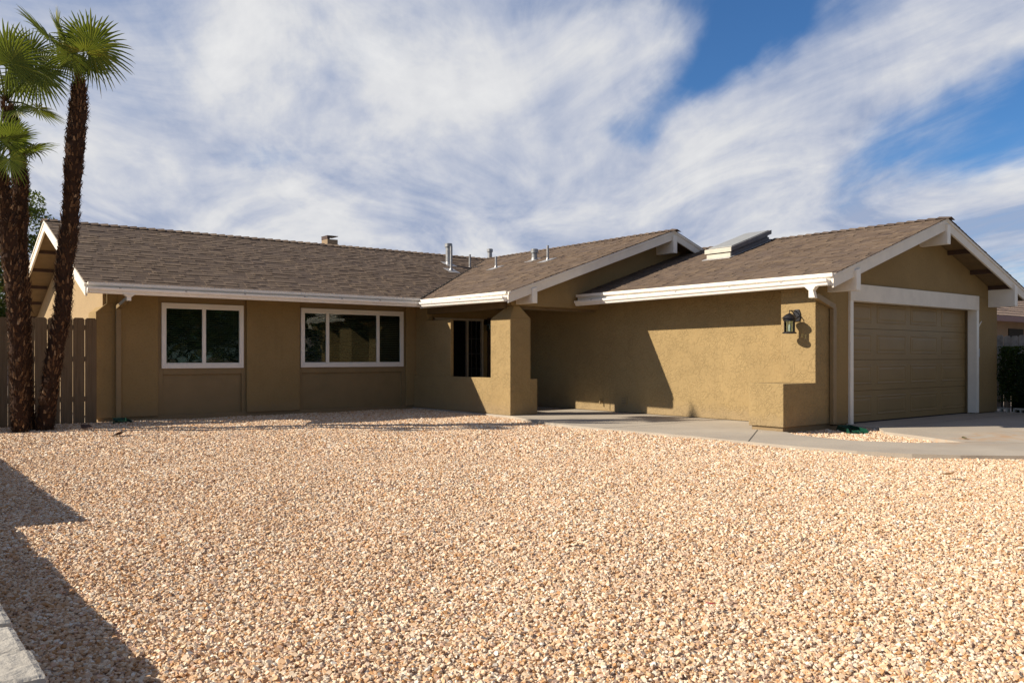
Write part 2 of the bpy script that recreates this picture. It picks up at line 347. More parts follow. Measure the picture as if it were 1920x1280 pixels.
# concrete walk and driveway in one pour
ISL = [(12.93, 7.02), (12.28, 6.529), (12.08, 6.022), (11.60, 5.10), (11.023, 5.44), (10.65, 6.10), (10.70, 6.603), (10.80, 7.10), (11.06, 7.40)]
CON = [(9.92, 12.70), (9.60, 11.75), (9.40, 11.0), (9.338, 10.347), (9.35, 9.478), (9.42, 8.627), (9.46, 7.793), (9.42, 6.9), (9.40, 6.235), (9.50, 5.40), (9.72, 4.84), (10.03, 4.43), (10.55, 3.95), (11.6, 3.0), (14.0, .5), (22, -6), (30, -6),
       (18.62, 6.4), (18.62, 7.6), (17.7, 7.6), (17.7, 8.0), (12.95, 8.0), (12.95, 7.0)] + ISL[1:] + [(11.06, 7.6), (12.5, 7.6), (12.5, 16.3), (9.92, 16.3)]
con = MB(); n = len(CON)
con.add([(x, y, 0) for x, y in CON] + [(x, y, -.07) for x, y in CON], [tuple(range(n))] + [(i, (i + 1) % n, n + (i + 1) % n, n + i) for i in range(n)])
tag(con.build('driveway', M['concrete'], recalc=True), 'pale concrete walk and driveway with a rusty stain', 'driveway', kind='structure')
for (a, b) in [((9.42, 6.9), (11.02, 7.9)), ((9.35, 9.6), (12.3, 9.6)), ((12.95, 6.9), (18.6, 6.9)), ((11.62, 5.08), (15.5, .6))]:
    a = Vector((*a, .004)); b = Vector((*b, .004)); q = (b - a).normalized().cross(Vector((0, 0, 1))) * .006
    jo = MB().add([a - q, b - q, b + q, a + q], [(0, 1, 2, 3)]).build('driveway_joint', M['joint']); tag(jo, 'thin dark joint line tooled across the concrete', 'joint', kind='structure')

def inpoly(x, y, P):
    c = False; j = len(P) - 1
    for i in range(len(P)):
        if (P[i][1] > y) != (P[j][1] > y) and x < (P[j][0] - P[i][0]) * (y - P[i][1]) / (P[j][1] - P[i][1]) + P[i][0]: c = not c
        j = i
    return c
# gravel: a lumpy bed of cells with stones scattered over it by geometry nodes
CELL = .25; vid = {}; gv = []; gf = []; gd = []; gs = []
def gh(x, y): return -.048 + (.016 if y < 14 else .008) * math.sin(x * .8 + 1.3 * math.sin(y * .7)) * math.sin(y * .9 + .5) + .008 * math.sin(x * 1.7 + y * .9) * math.cos(y * 1.3 - x * .5) + .006 * math.sin(x * 4.1 - y * 3.3)
def vert(i, j):
    if (i, j) not in vid:
        vid[(i, j)] = len(gv); x, y = i * CELL, j * CELL; gv.append((x, y, gh(x, y)))
    return vid[(i, j)]
a_ = R_(51.93); FX, FY, RX, RY = math.cos(a_), math.sin(a_), math.sin(a_), -math.cos(a_)
for i in range(-4, 80):
    for j in range(-30, 68):
        x, y = (i + .5) * CELL, (j + .5) * CELL
        d = x * FX + y * FY; l = x * RX + y * RY
        if d < 1.6 or abs(l) > d * .61 + 1.6: continue
        if x < .42 or y > 16.45 or x > 19: continue
        if y > 7.3 and x > 12.2: continue
        if y > 12.9 and x > 9.9: continue
        gf.append((vert(i, j), vert(i + 1, j), vert(i + 1, j + 1), vert(i, j + 1)))
        wide = abs(l) > d * .61 + .35
        dd = 6200 if d < 5 else 4800 if d < 7 else 3300 if d < 10 else 1800
        if inpoly(x, y, CON) and all(inpoly(x + p * .3, y + q * .3, CON) for p in (-1, 1) for q in (-1, 1)): dd = 0
        if wide: dd *= .55
        gd.append(dd); gs.append(.0095 if d < 5 else .0104 if d < 7 else .0121 if d < 10 else .0158)
me = bpy.data.meshes.new('gravel'); me.from_pydata(gv, [], gf)
for nm, arr in (('dens', gd), ('size', gs)):
    at = me.attributes.new(nm, 'FLOAT', 'FACE'); at.data.foreach_set('value', np.array(arr, dtype=np.float32))
me.materials.append(M['bed']); me.materials.append(M['pebble'])
gravel = bpy.data.objects.new('gravel', me); sc.collection.objects.link(gravel)
tag(gravel, 'cream and tan crushed gravel covering the front yard', 'gravel', kind='stuff')
ng = bpy.data.node_groups.new('gravel_scatter', 'GeometryNodeTree')
ng.interface.new_socket('Geometry', in_out='INPUT', socket_type='NodeSocketGeometry'); ng.interface.new_socket('Geometry', in_out='OUTPUT', socket_type='NodeSocketGeometry')
G = NT(ng); gi = G.n('NodeGroupInput'); go = G.n('NodeGroupOutput')
dp = G.n('GeometryNodeDistributePointsOnFaces'); G.l(gi.outputs[0], dp.inputs['Mesh'])
na = G.n('GeometryNodeInputNamedAttribute', data_type='FLOAT'); na.inputs[0].default_value = 'dens'; G.l(na.outputs[0], dp.inputs['Density'])
g2i = G.n('GeometryNodeGeometryToInstance')
for k in range(7):
    ico = G.n('GeometryNodeMeshIcoSphere'); ico.inputs['Radius'].default_value = 1; ico.inputs['Subdivisions'].default_value = 2 if k < 7 else 1
    sp = G.n('GeometryNodeSetPosition'); G.l(ico.outputs[0], sp.inputs['Geometry'])
    pos = G.n('GeometryNodeInputPosition')
    nz = G.n('ShaderNodeTexNoise'); nz.noise_dimensions = '4D'; nz.inputs['W'].default_value = 3.7 * k + 1; nz.inputs['Scale'].default_value = .85; nz.inputs['Detail'].default_value = 1.5
    G.l(pos.outputs[0], nz.inputs['Vector'])
    vsub = G.vm('MULTIPLY', G.vm('SUBTRACT', nz.outputs['Color'], (.5, .5, .5)), (2.1, 2.1, 1.5))
    G.l(vsub, sp.inputs['Offset'])
    # chop facets: snap positions to make angular chips
    sp2 = G.n('GeometryNodeSetPosition'); G.l(sp.outputs[0], sp2.inputs['Geometry']); pos2 = G.n('GeometryNodeInputPosition')
    cl = G.vm('MAXIMUM', G.vm('MINIMUM', pos2.outputs[0], (1.1, .62 + .06 * k, .42)), (-1.0, -.68, -.36 - .03 * k)); G.l(cl, sp2.inputs['Position'])
    sm = G.n('GeometryNodeSetShadeSmooth'); sm.inputs['Shade Smooth'].default_value = False; G.l(sp2.outputs[0], sm.inputs[0])
    mt = G.n('GeometryNodeSetMaterial'); mt.inputs['Material'].default_value = M['pebble']; G.l(sm.outputs[0], mt.inputs[0])
    G.l(mt.outputs[0], g2i.inputs[0])
iop = G.n('GeometryNodeInstanceOnPoints'); G.l(dp.outputs[0], iop.inputs['Points']); G.l(g2i.outputs[0], iop.inputs['Instance']); iop.inputs['Pick Instance'].default_value = True
rv = G.n('FunctionNodeRandomValue', data_type='FLOAT_VECTOR'); rv.inputs[0].default_value = (-.75, -.75, 0); rv.inputs[1].default_value = (.75, .75, 6.28)
G.l(rv.outputs[0], iop.inputs['Rotation'])
ns = G.n('GeometryNodeInputNamedAttribute', data_type='FLOAT'); ns.inputs[0].default_value = 'size'
rs = G.n('FunctionNodeRandomValue', data_type='FLOAT'); rs.inputs[2].default_value = .42; rs.inputs[3].default_value = 1.45; rs.inputs['Seed'].default_value = 5
rs2 = G.n('FunctionNodeRandomValue', data_type='FLOAT'); rs2.inputs[2].default_value = .8; rs2.inputs[3].default_value = 1.15; rs2.inputs['Seed'].default_value = 9
G.l(G.m('MULTIPLY', G.m('MULTIPLY', ns.outputs[0], rs.outputs[1]), rs2.outputs[1]), iop.inputs['Scale'])
off = G.n('GeometryNodeSetPosition'); G.l(iop.outputs[0], off.inputs['Geometry'])
rz = G.n('FunctionNodeRandomValue', data_type='FLOAT_VECTOR'); rz.inputs[0].default_value = (0, 0, -.002); rz.inputs[1].default_value = (0, 0, .010); rz.inputs['Seed'].default_value = 3
G.l(rz.outputs[0], off.inputs['Offset'])
jg = G.n('GeometryNodeJoinGeometry'); G.l(gi.outputs[0], jg.inputs[0]); G.l(off.outputs[0], jg.inputs[0]); G.l(jg.outputs[0], go.inputs[0])
mod = gravel.modifiers.new('scatter', 'NODES'); mod.node_group = ng

# ================================================================== HOUSE
house = thing('house', (3.38, 16.3, 0), 'single storey tan stucco house with brown shingle roof and attached garage', 'house')
H = house
Z0 = .035
SM, SG = (3.9 - 2.38) / (19.24 - 15.45), (3.6 - 2.4) / (15.33 - 11.71)
SD = (3.9 - 2.35) / (14.15 - 9.6)
def wall(mb, m='stucco', name='wall', bevel=.012): return mb.build(name, M[m], H, bevel)
# front facade: pilasters
wall(MB().box(4.44 - .7, 4.44, 16.3, 16.55, Z0, 2.34), 'stucco_fine_shade')
pf = MB(); x0, x1 = 3.38, 3.74
pf.hexa([(x0, 16.3, Z0), (x1, 16.3, Z0), (x1, 16.9, Z0), (x0, 16.9, Z0)], [(x0, 16.3, 1.93), (x1, 16.3, 1.93), (x1, 16.9, 1.93), (x0, 16.9, 1.93)])
pf.hexa([(x0, 16.3, 1.93), (x1, 16.3, 1.93), (x1, 16.9, 1.93), (x0, 16.9, 1.93)], [(3.56, 16.3, 2.09), (x1, 16.3, 2.09), (x1, 16.9, 2.09), (3.56, 16.9, 2.09)])
pf.hexa([(3.56, 16.3, 2.09), (x1, 16.3, 2.09), (x1, 16.9, 2.09), (3.56, 16.9, 2.09)], [(3.56, 16.3, 2.36), (x1, 16.3, 2.36), (x1, 16.9, 2.36), (3.56, 16.9, 2.36)])
bmx = pf; o = bmx.build('end_pier', M['stucco_fine_shade'], H, .006)
wall(MB().box(6.113, 7.225, 16.3, 16.55, Z0, 2.34), 'stucco_fine_shade')
wall(MB().box(9.757, 10.05, 16.3, 16.55, Z0, 2.34), 'stucco_fine_shade')
# foundation
box('foundation', M['base'], H, 3.42, 10.0, 16.335, 16.55, -.07, Z0 + .01)
# gable wall on the left (faces -X)
gw_ = [(3.5, 16.35, 0), (3.5, 24.2, 0), (3.5, 24.2, 3.66 - .40 * (24.2 - 19.24)), (3.5, 19.24, 3.70), (3.5, 16.35, 3.70 - SM * (19.24 - 16.35) + .0)]
MB().prism(gw_, (.15, 0, 0)).build('wall', M['stucco_gable_lit'], H)
# window bays
def bay(x0, x1, wx0, wx1, splits, wide_pane):
    m = MB(); m.box(x0, x1, 16.40, 16.55, Z0 - .02, .80); m.build('bay_panel', M['panel'], H)
    t = MB(); t.box(x0, wx0 + .03, 16.36, 16.52, Z0, 2.34); t.box(wx1 - .03, x1, 16.36, 16.52, Z0, 2.34); t.box(wx0 + .03, wx1 - .03, 16.36, 16.52, .80, .925); t.box(wx0 + .03, wx1 - .03, 16.36, 16.52, 2.125, 2.34)
    t.build('bay_trim', M['panel'], H, .004)
    z0, z1 = .915, 2.143
    f = MB(); W = .085
    f.prism([(wx0, 16.325, z0), (wx1, 16.325, z0), (wx1 - W, 16.325, z0 + W), (wx0 + W, 16.325, z0 + W)], (0, .06, 0))
    f.prism([(wx0, 16.325, z1), (wx0 + W, 16.325, z1 - W), (wx1 - W, 16.325, z1 - W), (wx1, 16.325, z1)], (0, .06, 0))
    f.prism([(wx0, 16.325, z0), (wx0 + W, 16.325, z0 + W), (wx0 + W, 16.325, z1 - W), (wx0, 16.325, z1)], (0, .06, 0))
    f.prism([(wx1, 16.325, z0), (wx1, 16.325, z1), (wx1 - W, 16.325, z1 - W), (wx1 - W, 16.325, z0 + W)], (0, .06, 0))
    win = f.build('window', M['vinyl'], H, .004)
    gx0, gx1 = wx0 + W, wx1 - W; cuts = [gx0] + splits + [gx1]
    mu = MB()
    for s in splits: mu.box(s - .035, s + .035, 16.332, 16.37, z0 + W, z1 - W)
    # slim inner sash rails
    for a, b in zip(cuts[:-1], cuts[1:]):
        mu.box(a, b, 16.348, 16.372, z0 + W, z0 + W + .018); mu.box(a, b, 16.348, 16.372, z1 - W - .018, z1 - W)
    mu.build('mullion', M['vinyl'], win, .002)
    for i, (a, b) in enumerate(zip(cuts[:-1], cuts[1:])):
        aa = a + (.036 if i else 0); bb = b - (.036 if i < len(cuts) - 2 else 0)
        box('pane', M['glass'], win, aa, bb, 16.356, 16.361, z0 + W + .01, z1 - W - .01)
    bl = MB(); z = z0 + W + .03
    while z < z1 - W - .01:
        bl.add([(gx0 + .01, 16.385, z - .010), (gx1 - .01, 16.385, z - .010), (gx1 - .01, 16.412, z + .012), (gx0 + .01, 16.412, z + .012)], [(0, 1, 2, 3)])
        z += .040
    for s in [gx0 + .2, gx1 - .2] + splits: bl.box(s + .1, s + .104, 16.382, 16.384, z0 + W, z1 - W)
    b_ = bl.build('window_blind', M['blind'], win); 
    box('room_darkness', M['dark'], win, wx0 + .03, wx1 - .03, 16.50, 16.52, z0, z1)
    return win
bay(4.44, 6.113, 4.507, 6.059, [5.29], 0)
bay(7.225, 9.757, 7.26, 9.702, [7.86, 9.06], 0)
# small thermostat-like vent box above second window skipped: plain eave board instead
box('eave_board', M['soffit'], H, 3.6, 10.0, 16.26, 16.299, 2.30, 2.42)
# porch half wall, corner pier and pillar
XP = 9.95; YP = 12.75
hw = MB(); hw.box(XP, XP + .22, YP + .02, 16.3, Z0 - .03, .715); wall(hw, name='porch_half_wall')
pr = MB(); pr.box(XP + .012, XP + .09, 14.83, 15.83, .70, 1.93); wall(pr, name='porch_pier')
pr = MB(); pr.box(XP + .05, XP + .20, 15.83, 16.3, .70, 2.3); wall(pr, name='porch_pier')
def frustum_pillar(mb, x0, x1, y0, y1, z1, z2, ix0, ix1, iy0, iy1, z3):
    mb.hexa([(x0, y0, -.0), (x1, y0, 0), (x1, y1, 0), (x0, y1, 0)], [(x0, y0, z1), (x1, y0, z1), (x1, y1, z1), (x0, y1, z1)])
    mb.hexa([(x0, y0, z1), (x1, y0, z1), (x1, y1, z1), (x0, y1, z1)], [(ix0, iy0, z2), (ix1, iy0, z2), (ix1, iy1, z2), (ix0, iy1, z2)])
    mb.hexa([(ix0, iy0, z2), (ix1, iy0, z2), (ix1, iy1, z2), (ix0, iy1, z2)], [(ix0, iy0, z3), (ix1, iy0, z3), (ix1, iy1, z3), (ix0, iy1, z3)])
pm = MB(); frustum_pillar(pm, XP - .003, 10.452, YP, 13.39, 1.885, 2.13, XP + .12, 10.20, YP + .05, 12.99, 2.25); wall(pm, name='porch_pillar')
pm = MB(); pm.box(10.30, 10.629, YP + .003, 13.36, Z0 - .03, .70); wall(pm, name='porch_pillar_block')
fb = MB(); fb.box(XP + .03, 10.60, YP + .03, 13.3, -.07, Z0); fb.box(XP + .03, XP + .2, 13.3, 16.3, -.07, Z0 - .025); fb.build('foundation', M['base'], H)
# porch interior: entry wall, ceiling
ent = MB(); ent.box(11.70, 12.35, 16.02, 16.2, 0, 2.3); ent.box(10.1, 11.70, 16.02, 16.2, 2.02, 2.3); ent.box(10.1, 10.3, 16.02, 16.2, 0, 2.02); wall(ent, 'stucco_fine_shade')
wf = MB()
for xx in (10.3, 11.19, 11.62): wf.box(xx, xx + .05, 15.99, 16.05, .02, 2.02)
wf.box(10.3, 11.67, 15.985, 16.05, 1.97, 2.02); wf.box(10.3, 11.67, 15.985, 16.05, .02, .06)
M['darkglass'] = simple('unlit_glass', (.006, .006, .006), .15, .1, 3, spec=.12)
ew = wf.build('entry_window', simple('dull_frame_paint', (.42, .36, .28), .5), H)
box('pane', M['darkglass'], ew, 10.35, 11.62, 16.06, 16.065, .06, 1.97)
mr = MB(); 
for zz_ in (.5, .85, 1.2, 1.55): mr.box(11.24, 11.62, 16.04, 16.056, zz_, zz_ + .012)
for xx in (11.36, 11.49): mr.box(xx, xx + .012, 16.04, 16.056, .06, 1.97)
mr.build('glazing_bar', simple('grey_leading', (.08, .08, .08), .5), ew)
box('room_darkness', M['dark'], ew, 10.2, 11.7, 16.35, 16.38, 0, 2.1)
dr = MB(); dr.box(11.80, 12.32, 15.97, 16.015, .02, 2.05); fd = dr.build('front_door', simple('dark_brown_door', (.05, .03, .02), .5), H, .004)
kn = MB(); kn.tube([(11.88, 15.96, 1.09), (11.88, 15.90, 1.09)], [.02, .03], 12); kn.box(11.86, 11.90, 15.955, 15.97, 1.0, 1.2); kn.build('door_handle', simple('brass', (.6, .45, .2), .3, metal=.8), fd)
box('porch_ceiling', M['soffit'], H, 10.0, 12.35, 12.80, 16.3, 2.255, 2.29)
bh = MB(); bh.box(XP + .06, XP + .2, 12.99, 16.28, 2.08, 2.26); bh.build('porch_beam', M['soffit'], H)
# mid gable wall
xg0, xg1 = 9.98, 16.2
def zm(x): return 3.9 - SD * abs(x - 14.15)
mg = MB(); mg.prism([(xg0, YP + .02, 2.13), (12.34, YP + .02, 2.13), (12.34, YP + .02, 2.3), (xg1, YP + .02, 2.3), (xg1, YP + .02, zm(xg1) - .13), (14.15, YP + .02, 3.9 - .13), (xg0, YP + .02, zm(xg0) - .13)], (0, .12, 0))
mg.build('wall', M['stucco_fine_shade'], H)
box('porch_header', M['soffit'], H, 10.20, 12.34, YP + .14, YP + .26, 2.07, 2.2)
# garage side wall, with its long lit face
sw = MB(); sw.box(12.35, 12.5, 7.62, 16.2, Z0 - .03, 2.33); wall(sw)
fb = MB(); fb.box(12.38, 12.5, 7.6, 16.2, -.07, Z0 - .02); fb.build('foundation', M['base'], H)
# corner pilaster and low block
wall(MB().box(11.915, 12.5, 7.462, 8.093, .70, 2.33), name='garage_pilaster')
wall(MB().box(11.05, 12.48, 7.460, 8.088, .062, .723), name='garage_planter_block')
fb = MB(); fb.box(11.085, 12.5, 7.495, 8.05, -.075, .07); fb.box(12.5, 12.88, 7.5, 7.6, -.075, Z0); fb.build('foundation', M['base'], H); box('foundation', M['base'], H, 17.62, 18.5, 7.5, 7.6, -.07, Z0)
# garage front wall around the door
fw_ = MB(); fw_.box(12.48, 12.88, 7.464, 7.62, Z0, 2.33); wall(fw_, 'stucco_fine_shade')
fw_ = MB(); fw_.box(17.60, 18.55, 7.464, 7.62, Z0 - .02, 2.33); wall(fw_, 'stucco_fine_shade')
zg = lambda x: 3.6 - SG * abs(x - 15.33)
gg = MB(); gg.prism([(12.2, 7.466, 2.33), (18.55, 7.466, 2.33), (18.55, 7.466, zg(18.55) - .12), (15.33, 7.466, 3.48), (12.2, 7.466, zg(12.2) - .12)], (0, .15, 0)); gg.build('wall', M['stucco_fine_shade'], H)
wall(MB().box(18.40, 18.552, 7.62, 15, 0, 2.45), 'stucco_fine_shade')
# header and door posts
box('door_header', M['barge'], H, 12.872, 17.62, 7.42, 7.60, 2.055, 2.338, .006)
gf_ = MB(); gf_.box(12.872, 12.968, 7.425, 7.56, .02, 2.055); gf_.build('door_post', M['white'], H, .004)
gf_ = MB(); gf_.box(17.52, 17.62, 7.425, 7.60, .02, 2.055); gf_.build('door_post', M['white'], H, .003)
js = MB(); js.box(17.575, 17.62, 7.602, 7.66, .02, 2.12); js.box(12.89, 12.93, 7.60, 7.66, .02, 2.12); js.box(12.93, 17.575, 7.602, 7.68, 2.10, 2.14); js.build('door_stop', M['spout'], H)
# garage door: four sections of four raised panels
gd_ = MB(); DX0, DX1, DY = 12.86, 17.64, 7.665
for r in range(4):
    za, zb = .02 + r * .533, .02 + (r + 1) * .533 - .006
    gd_.box(DX0, DX1, DY, DY + .05, za, zb)
    pw = (DX1 - DX0) / 4
    for c in range(4):
        a = DX0 + c * pw + .09; b = DX0 + (c + 1) * pw - .09; p0 = za + .10; p1 = zb - .09
        def ring(i, y): return [(a + i, y, p0 + i), (b - i, y, p0 + i), (b - i, y, p1 - i), (a + i, y, p1 - i)]
        for (i0, y0_, i1, y1_) in [(0, DY - .001, .012, DY - .007), (.012, DY - .007, .022, DY - .007), (.022, DY - .007, .034, DY - .002), (.034, DY - .002, .05, DY - .002), (.05, DY - .002, .075, DY - .007)]:
            A = ring(i0, y0_); B = ring(i1, y1_); gd_.add(A + B, [(k, (k + 1) % 4, 4 + (k + 1) % 4, 4 + k) for k in range(4)])
        gd_.add(ring(.075, DY - .007), [(0, 1, 2, 3)])
gdo = gd_.build('garage_door', M['garage'], H, 0)
box('bottom_seal', M['black'], gdo, DX0, DX1, DY - .006, DY + .03, .001, .022)
# wall details
vg = MB(); vg.box(12.335, 12.352, 11.97, 12.13, .17, .32); vo = vg.build('vent_grille', M['stucco'], H, .003)
sl_ = MB()
for k in range(4): sl_.box(12.331, 12.336, 11.985, 12.115, .19 + k * .033, .197 + k * .033)
sl_.build('grille_slot', M['joint'], vo)
hb = MB(); hb.tube([(12.35, 12.69, .20), (12.28, 12.69, .20)], .014); hb.tube([(12.28, 12.69, .215), (12.27, 12.69, .15)], .016); hb.tube([(12.30, 12.69, .21), (12.30, 12.69, .245)], .007); hb.tube([(12.30, 12.655, .245), (12.30, 12.725, .245)], .008)
hb.build('hose_tap', M['spout'], H); MB().tube([(12.345, 12.47, .18), (12.345, 12.47, .03)], .008).build('wall_conduit', M['spout'], H)
box('keypad', M['lead'], H, 17.63, 17.68, 7.435, 7.464, 1.13, 1.30, .004)
ck = MB(); ck.tube([(17.62, 7.44, 1.72), (17.66, 7.42, 1.80), (17.72, 7.42, 1.84)], [.012, .01, .006]); ck.build('cable_hook', M['white'], H)

# ------------------------------------------------------------------ roof
def roof_slab(name, pts, th, m=M['soffit']):   # sloped slab under the shingles
    return MB().prism([(x, y, z - th) for x, y, z in pts], (0, 0, th - .012)).build(name, m, None)
def shingle_plane(mb, O, e, up, L, rng, expo=.145):
    O, e, up = Vector(O), Vector(e).normalized(), Vector(up).normalized(); nrm = e.cross(up).normalized()
    if nrm.z < 0: nrm = -nrm
    rows = int(L / expo) + 1
    for i in range(rows):
        s0 = i * expo; s1 = min(s0 + expo * 1.12, L)
        if s1 <= s0: break
        a0, a1 = rng(s0 + expo * .5); a = a0; 
        row_t = random.gauss(0, .02)
        while a < a1 - .01:
            l = random.choice([.08, .11, .14, .18, .24]) * random.uniform(.85, 1.15); b = min(a + l, a1)
            th = random.choice([.007, .011, .017]); tint = min(1, max(0, random.gauss(.30 if th < .01 else .50, .11) + row_t))
            dj = random.uniform(-.003, .003)
            p = [O + e * a + up * (s0 + dj) + nrm * th, O + e * b + up * (s0 + dj) + nrm * th, O + e * b + up * s1 + nrm * .004, O + e * a + up * s1 + nrm * .004]
            q = [O + e * a + up * (s0 + dj) - nrm * .004, O + e * b + up * (s0 + dj) - nrm * .004]
            mb.add(p + q + [p[3] - nrm * .002, p[2] - nrm * .002], [(0, 1, 2, 3), (4, 5, 1, 0), (4, 0, 3, 6), (5, 7, 2, 1)], tint)
            a = b
def ridge_caps(mb, p0, p1, side, drop, step=.19):
    p0, p1 = Vector(p0), Vector(p1); d = (p1 - p0); L = d.length; d.normalize(); side = Vector(side)
    k = 0
    while k * step < L:
        a = p0 + d * (k * step); b = p0 + d * min(k * step + step * 1.15, L + .05)
        ha, hb_ = .040, .014; w_ = .14; t = random.uniform(.2, .8)
        def row(p, h): return [p - side * w_ + Vector((0, 0, h - drop * w_)), p + Vector((0, 0, h + .004)), p + side * w_ + Vector((0, 0, h - drop * w_))]
        A, B = row(a, ha), row(b, hb_); C_ = [v - Vector((0, 0, .028)) for v in A]
        mb.add(A + B + C_, [(0, 1, 4, 3), (1, 2, 5, 4), (6, 7, 1, 0), (7, 8, 2, 1)], t); k += 1
NM = math.sqrt(1 + SM * SM); ND = math.sqrt(1 + SD * SD); NG = math.sqrt(1 + SG * SG)
XL = 3.03
# main wing
rm = MB()
def rng_main(s):
    f_ = s / (NM * (19.24 - 15.45)); return (XL, 9.60 + f_ * (14.15 - 9.60))
shingle_plane(rm, (0, 15.45, 2.385), (1, 0, 0), (0, 1, SM), NM * 3.79, rng_main)
rm.add([(XL, 19.24, 3.9), (19, 19.24, 3.9), (19, 24.4, 3.9 - .4 * 5.16), (XL, 24.4, 3.9 - .4 * 5.16)], [(0, 1, 2, 3)], .4)
ridge_caps(rm, (14.1, 19.24, 3.9), (XL, 19.24, 3.9), (0, 1, 0), SM)
roof1 = rm.build('roof', M['shingle'], H, recalc=False, tint=True); roof1['label'] = 'long left roof slope of brown shingles'
sb = MB(); sb.prism([(XL + .02, 15.45, 2.26), (9.60, 15.45, 2.26), (14.15, 19.24, 3.78), (XL + .02, 19.24, 3.78)], (0, 0, .115)); sb.prism([(XL + .02, 19.24, 3.78), (19, 19.24, 3.78), (19, 24.4, 1.716), (XL + .02, 24.4, 1.716)], (0, 0, .11))
sb.build('roof_deck', M['soffit'], roof1)
# porch wing
rd = MB()
def rng_mid(s):
    f_ = s / (ND * 4.55); return (12.28, 15.45 + f_ * (19.24 - 15.45))
shingle_plane(rd, (9.60, 0, 2.355), (0, 1, 0), (1, 0, SD), ND * 4.55, rng_mid)
rd.add([(14.15, 12.28, 3.9), (19, 12.28, 3.9 - SD * 4.85), (19, 19.24, 3.9 - SD * 4.85), (14.15, 19.24, 3.9)], [(0, 1, 2, 3)], .4)
ridge_caps(rd, (14.15, 19.2, 3.9), (14.15, 12.26, 3.9), (1, 0, 0), SD)
roof2 = rd.build('roof', M['shingle'], H, recalc=False, tint=True); roof2['label'] = 'middle roof slope of brown shingles over the porch'
sb = MB(); sb.prism([(9.60, 12.33, 2.23), (9.60, 15.45, 2.23), (14.15, 19.24, 3.78), (14.15, 12.33, 3.78)], (0, 0, .115)); sb.prism([(14.15, 12.33, 3.78), (19, 12.33, 3.78 - SD * 4.85), (19, 19.2, 3.78 - SD * 4.85), (14.15, 19.2, 3.78)], (0, 0, .11))
sb.build('roof_deck', M['soffit'], roof2)
va = MB(); va.tube([(9.58, 15.43, 2.385), (14.12, 19.2, 3.905)], .008, 6); va.build('valley_line', M['joint'], roof2)
# garage wing
rg = MB()
shingle_plane(rg, (11.71, 0, 2.405), (0, 1, 0), (1, 0, SG), NG * 3.62, lambda s: (6.975, 12.76 if s < NG * 2.0 else 15.5))
shingle_plane(rg, (18.95, 0, 2.405), (0, 1, 0), (-1, 0, SG), NG * 3.62, lambda s: (6.975, 15.5))
ridge_caps(rg, (15.33, 15.5, 3.6), (15.33, 6.96, 3.6), (1, 0, 0), SG)
roof3 = rg.build('roof', M['shingle'], H, recalc=False, tint=True); roof3['label'] = 'right roof slope of brown shingles over the garage'
sb = MB(); sb.prism([(11.71, 7.03, 2.29), (11.71, 12.76, 2.29), (15.33, 12.76, 3.49), (15.33, 7.03, 3.49)], (0, 0, .10)); sb.prism([(13.7, 12.76, 2.95), (13.7, 15.5, 2.95), (15.33, 15.5, 3.49), (15.33, 12.76, 3.49)], (0, 0, .10)); sb.prism([(15.33, 7.03, 3.49), (18.95, 7.03, 2.29), (18.95, 15.5, 2.29), (15.33, 15.5, 3.49)], (0, 0, .10))
sb.build('roof_deck', M['soffit'], roof3)
# soffit battens under the garage rake and the left gable
for x in (16.35, 17.3, 18.1): box('soffit_batten', M['darkwood'], H, x, x + .05, 7.04, 7.46, zg(x) - .20, zg(x) - .12)
for y in (16.2, 17.2, 18.2, 20.2, 21.0, 21.8, 22.6, 23.4, 24.1):
    zt = 3.78 - (SM * (19.24 - y) if y < 19.24 else .4 * (y - 19.24)); box('soffit_batten', M['darkwood'], H, XL + .04, 3.5, y, y + .06, zt - .07, zt + .03)
# barge boards (depth .20) : two legs joined at apex
def barge(pts, depth, t, axis, name='barge_board'):
    mb = MB()
    for a, b in zip(pts[:-1], pts[1:]):
        a, b = Vector(a), Vector(b); dz = Vector((0, 0, -depth))
        mb.prism([a, b, b + dz, a + dz], Vector(axis) * t)
        m2 = Vector((0, 0, -.05)); mb.prism([a, b, b + m2, a + m2], Vector(axis) * -.014)
    return mb.build(name, M['barge'], H, .003)
barge([(11.66, 7.0, 2.40 - SG * .05), (15.33, 7.0, 3.595), (18.98, 7.0, 2.395)], .205, .035, (0, 1, 0))
barge([(9.55, 12.3, 2.35 - SD * .05), (14.15, 12.3, 3.895), (16.6, 12.3, 3.895 - SD * 2.45)], .20, .035, (0, 1, 0))
barge([(XL, 15.40, 2.375 - SM * .05), (XL, 19.24, 3.895), (XL, 24.4, 3.9 - .4 * 5.16)], .21, .035, (1, 0, 0))
# outlooker beams
for (x0, x1, y0, y1, z0, z1, zt) in [(12.25, 12.375, 6.965, 7.47, 2.165, 0, zg), (15.27, 15.39, 6.965, 7.47, 3.135, 0, zg), (18.13, 18.26, 6.965, 7.47, 2.135, 0, zg)]:
    t0, t1 = zt(x0) - .10, zt(x1) - .10
    MB().hexa([(x0, y0, z0), (x1, y0, z0), (x1, y1, z0), (x0, y1, z0)], [(x0, y0, t0), (x1, y0, t1), (x1, y1, t1), (x0, y1, t0)]).build('outlooker_beam', M['white'], H, .006)
for (x0, x1, z0) in [(10.10, 10.22, 2.15), (14.09, 14.21, 3.40)]:
    t0, t1 = zm(x0) - .10, zm(x1) - .10
    MB().hexa([(x0, 12.265, z0), (x1, 12.265, z0), (x1, 12.775, z0), (x0, 12.775, z0)], [(x0, 12.265, t0), (x1, 12.265, t1), (x1, 12.775, t1), (x0, 12.775, t0)]).build('outlooker_beam', M['white'], H, .006)
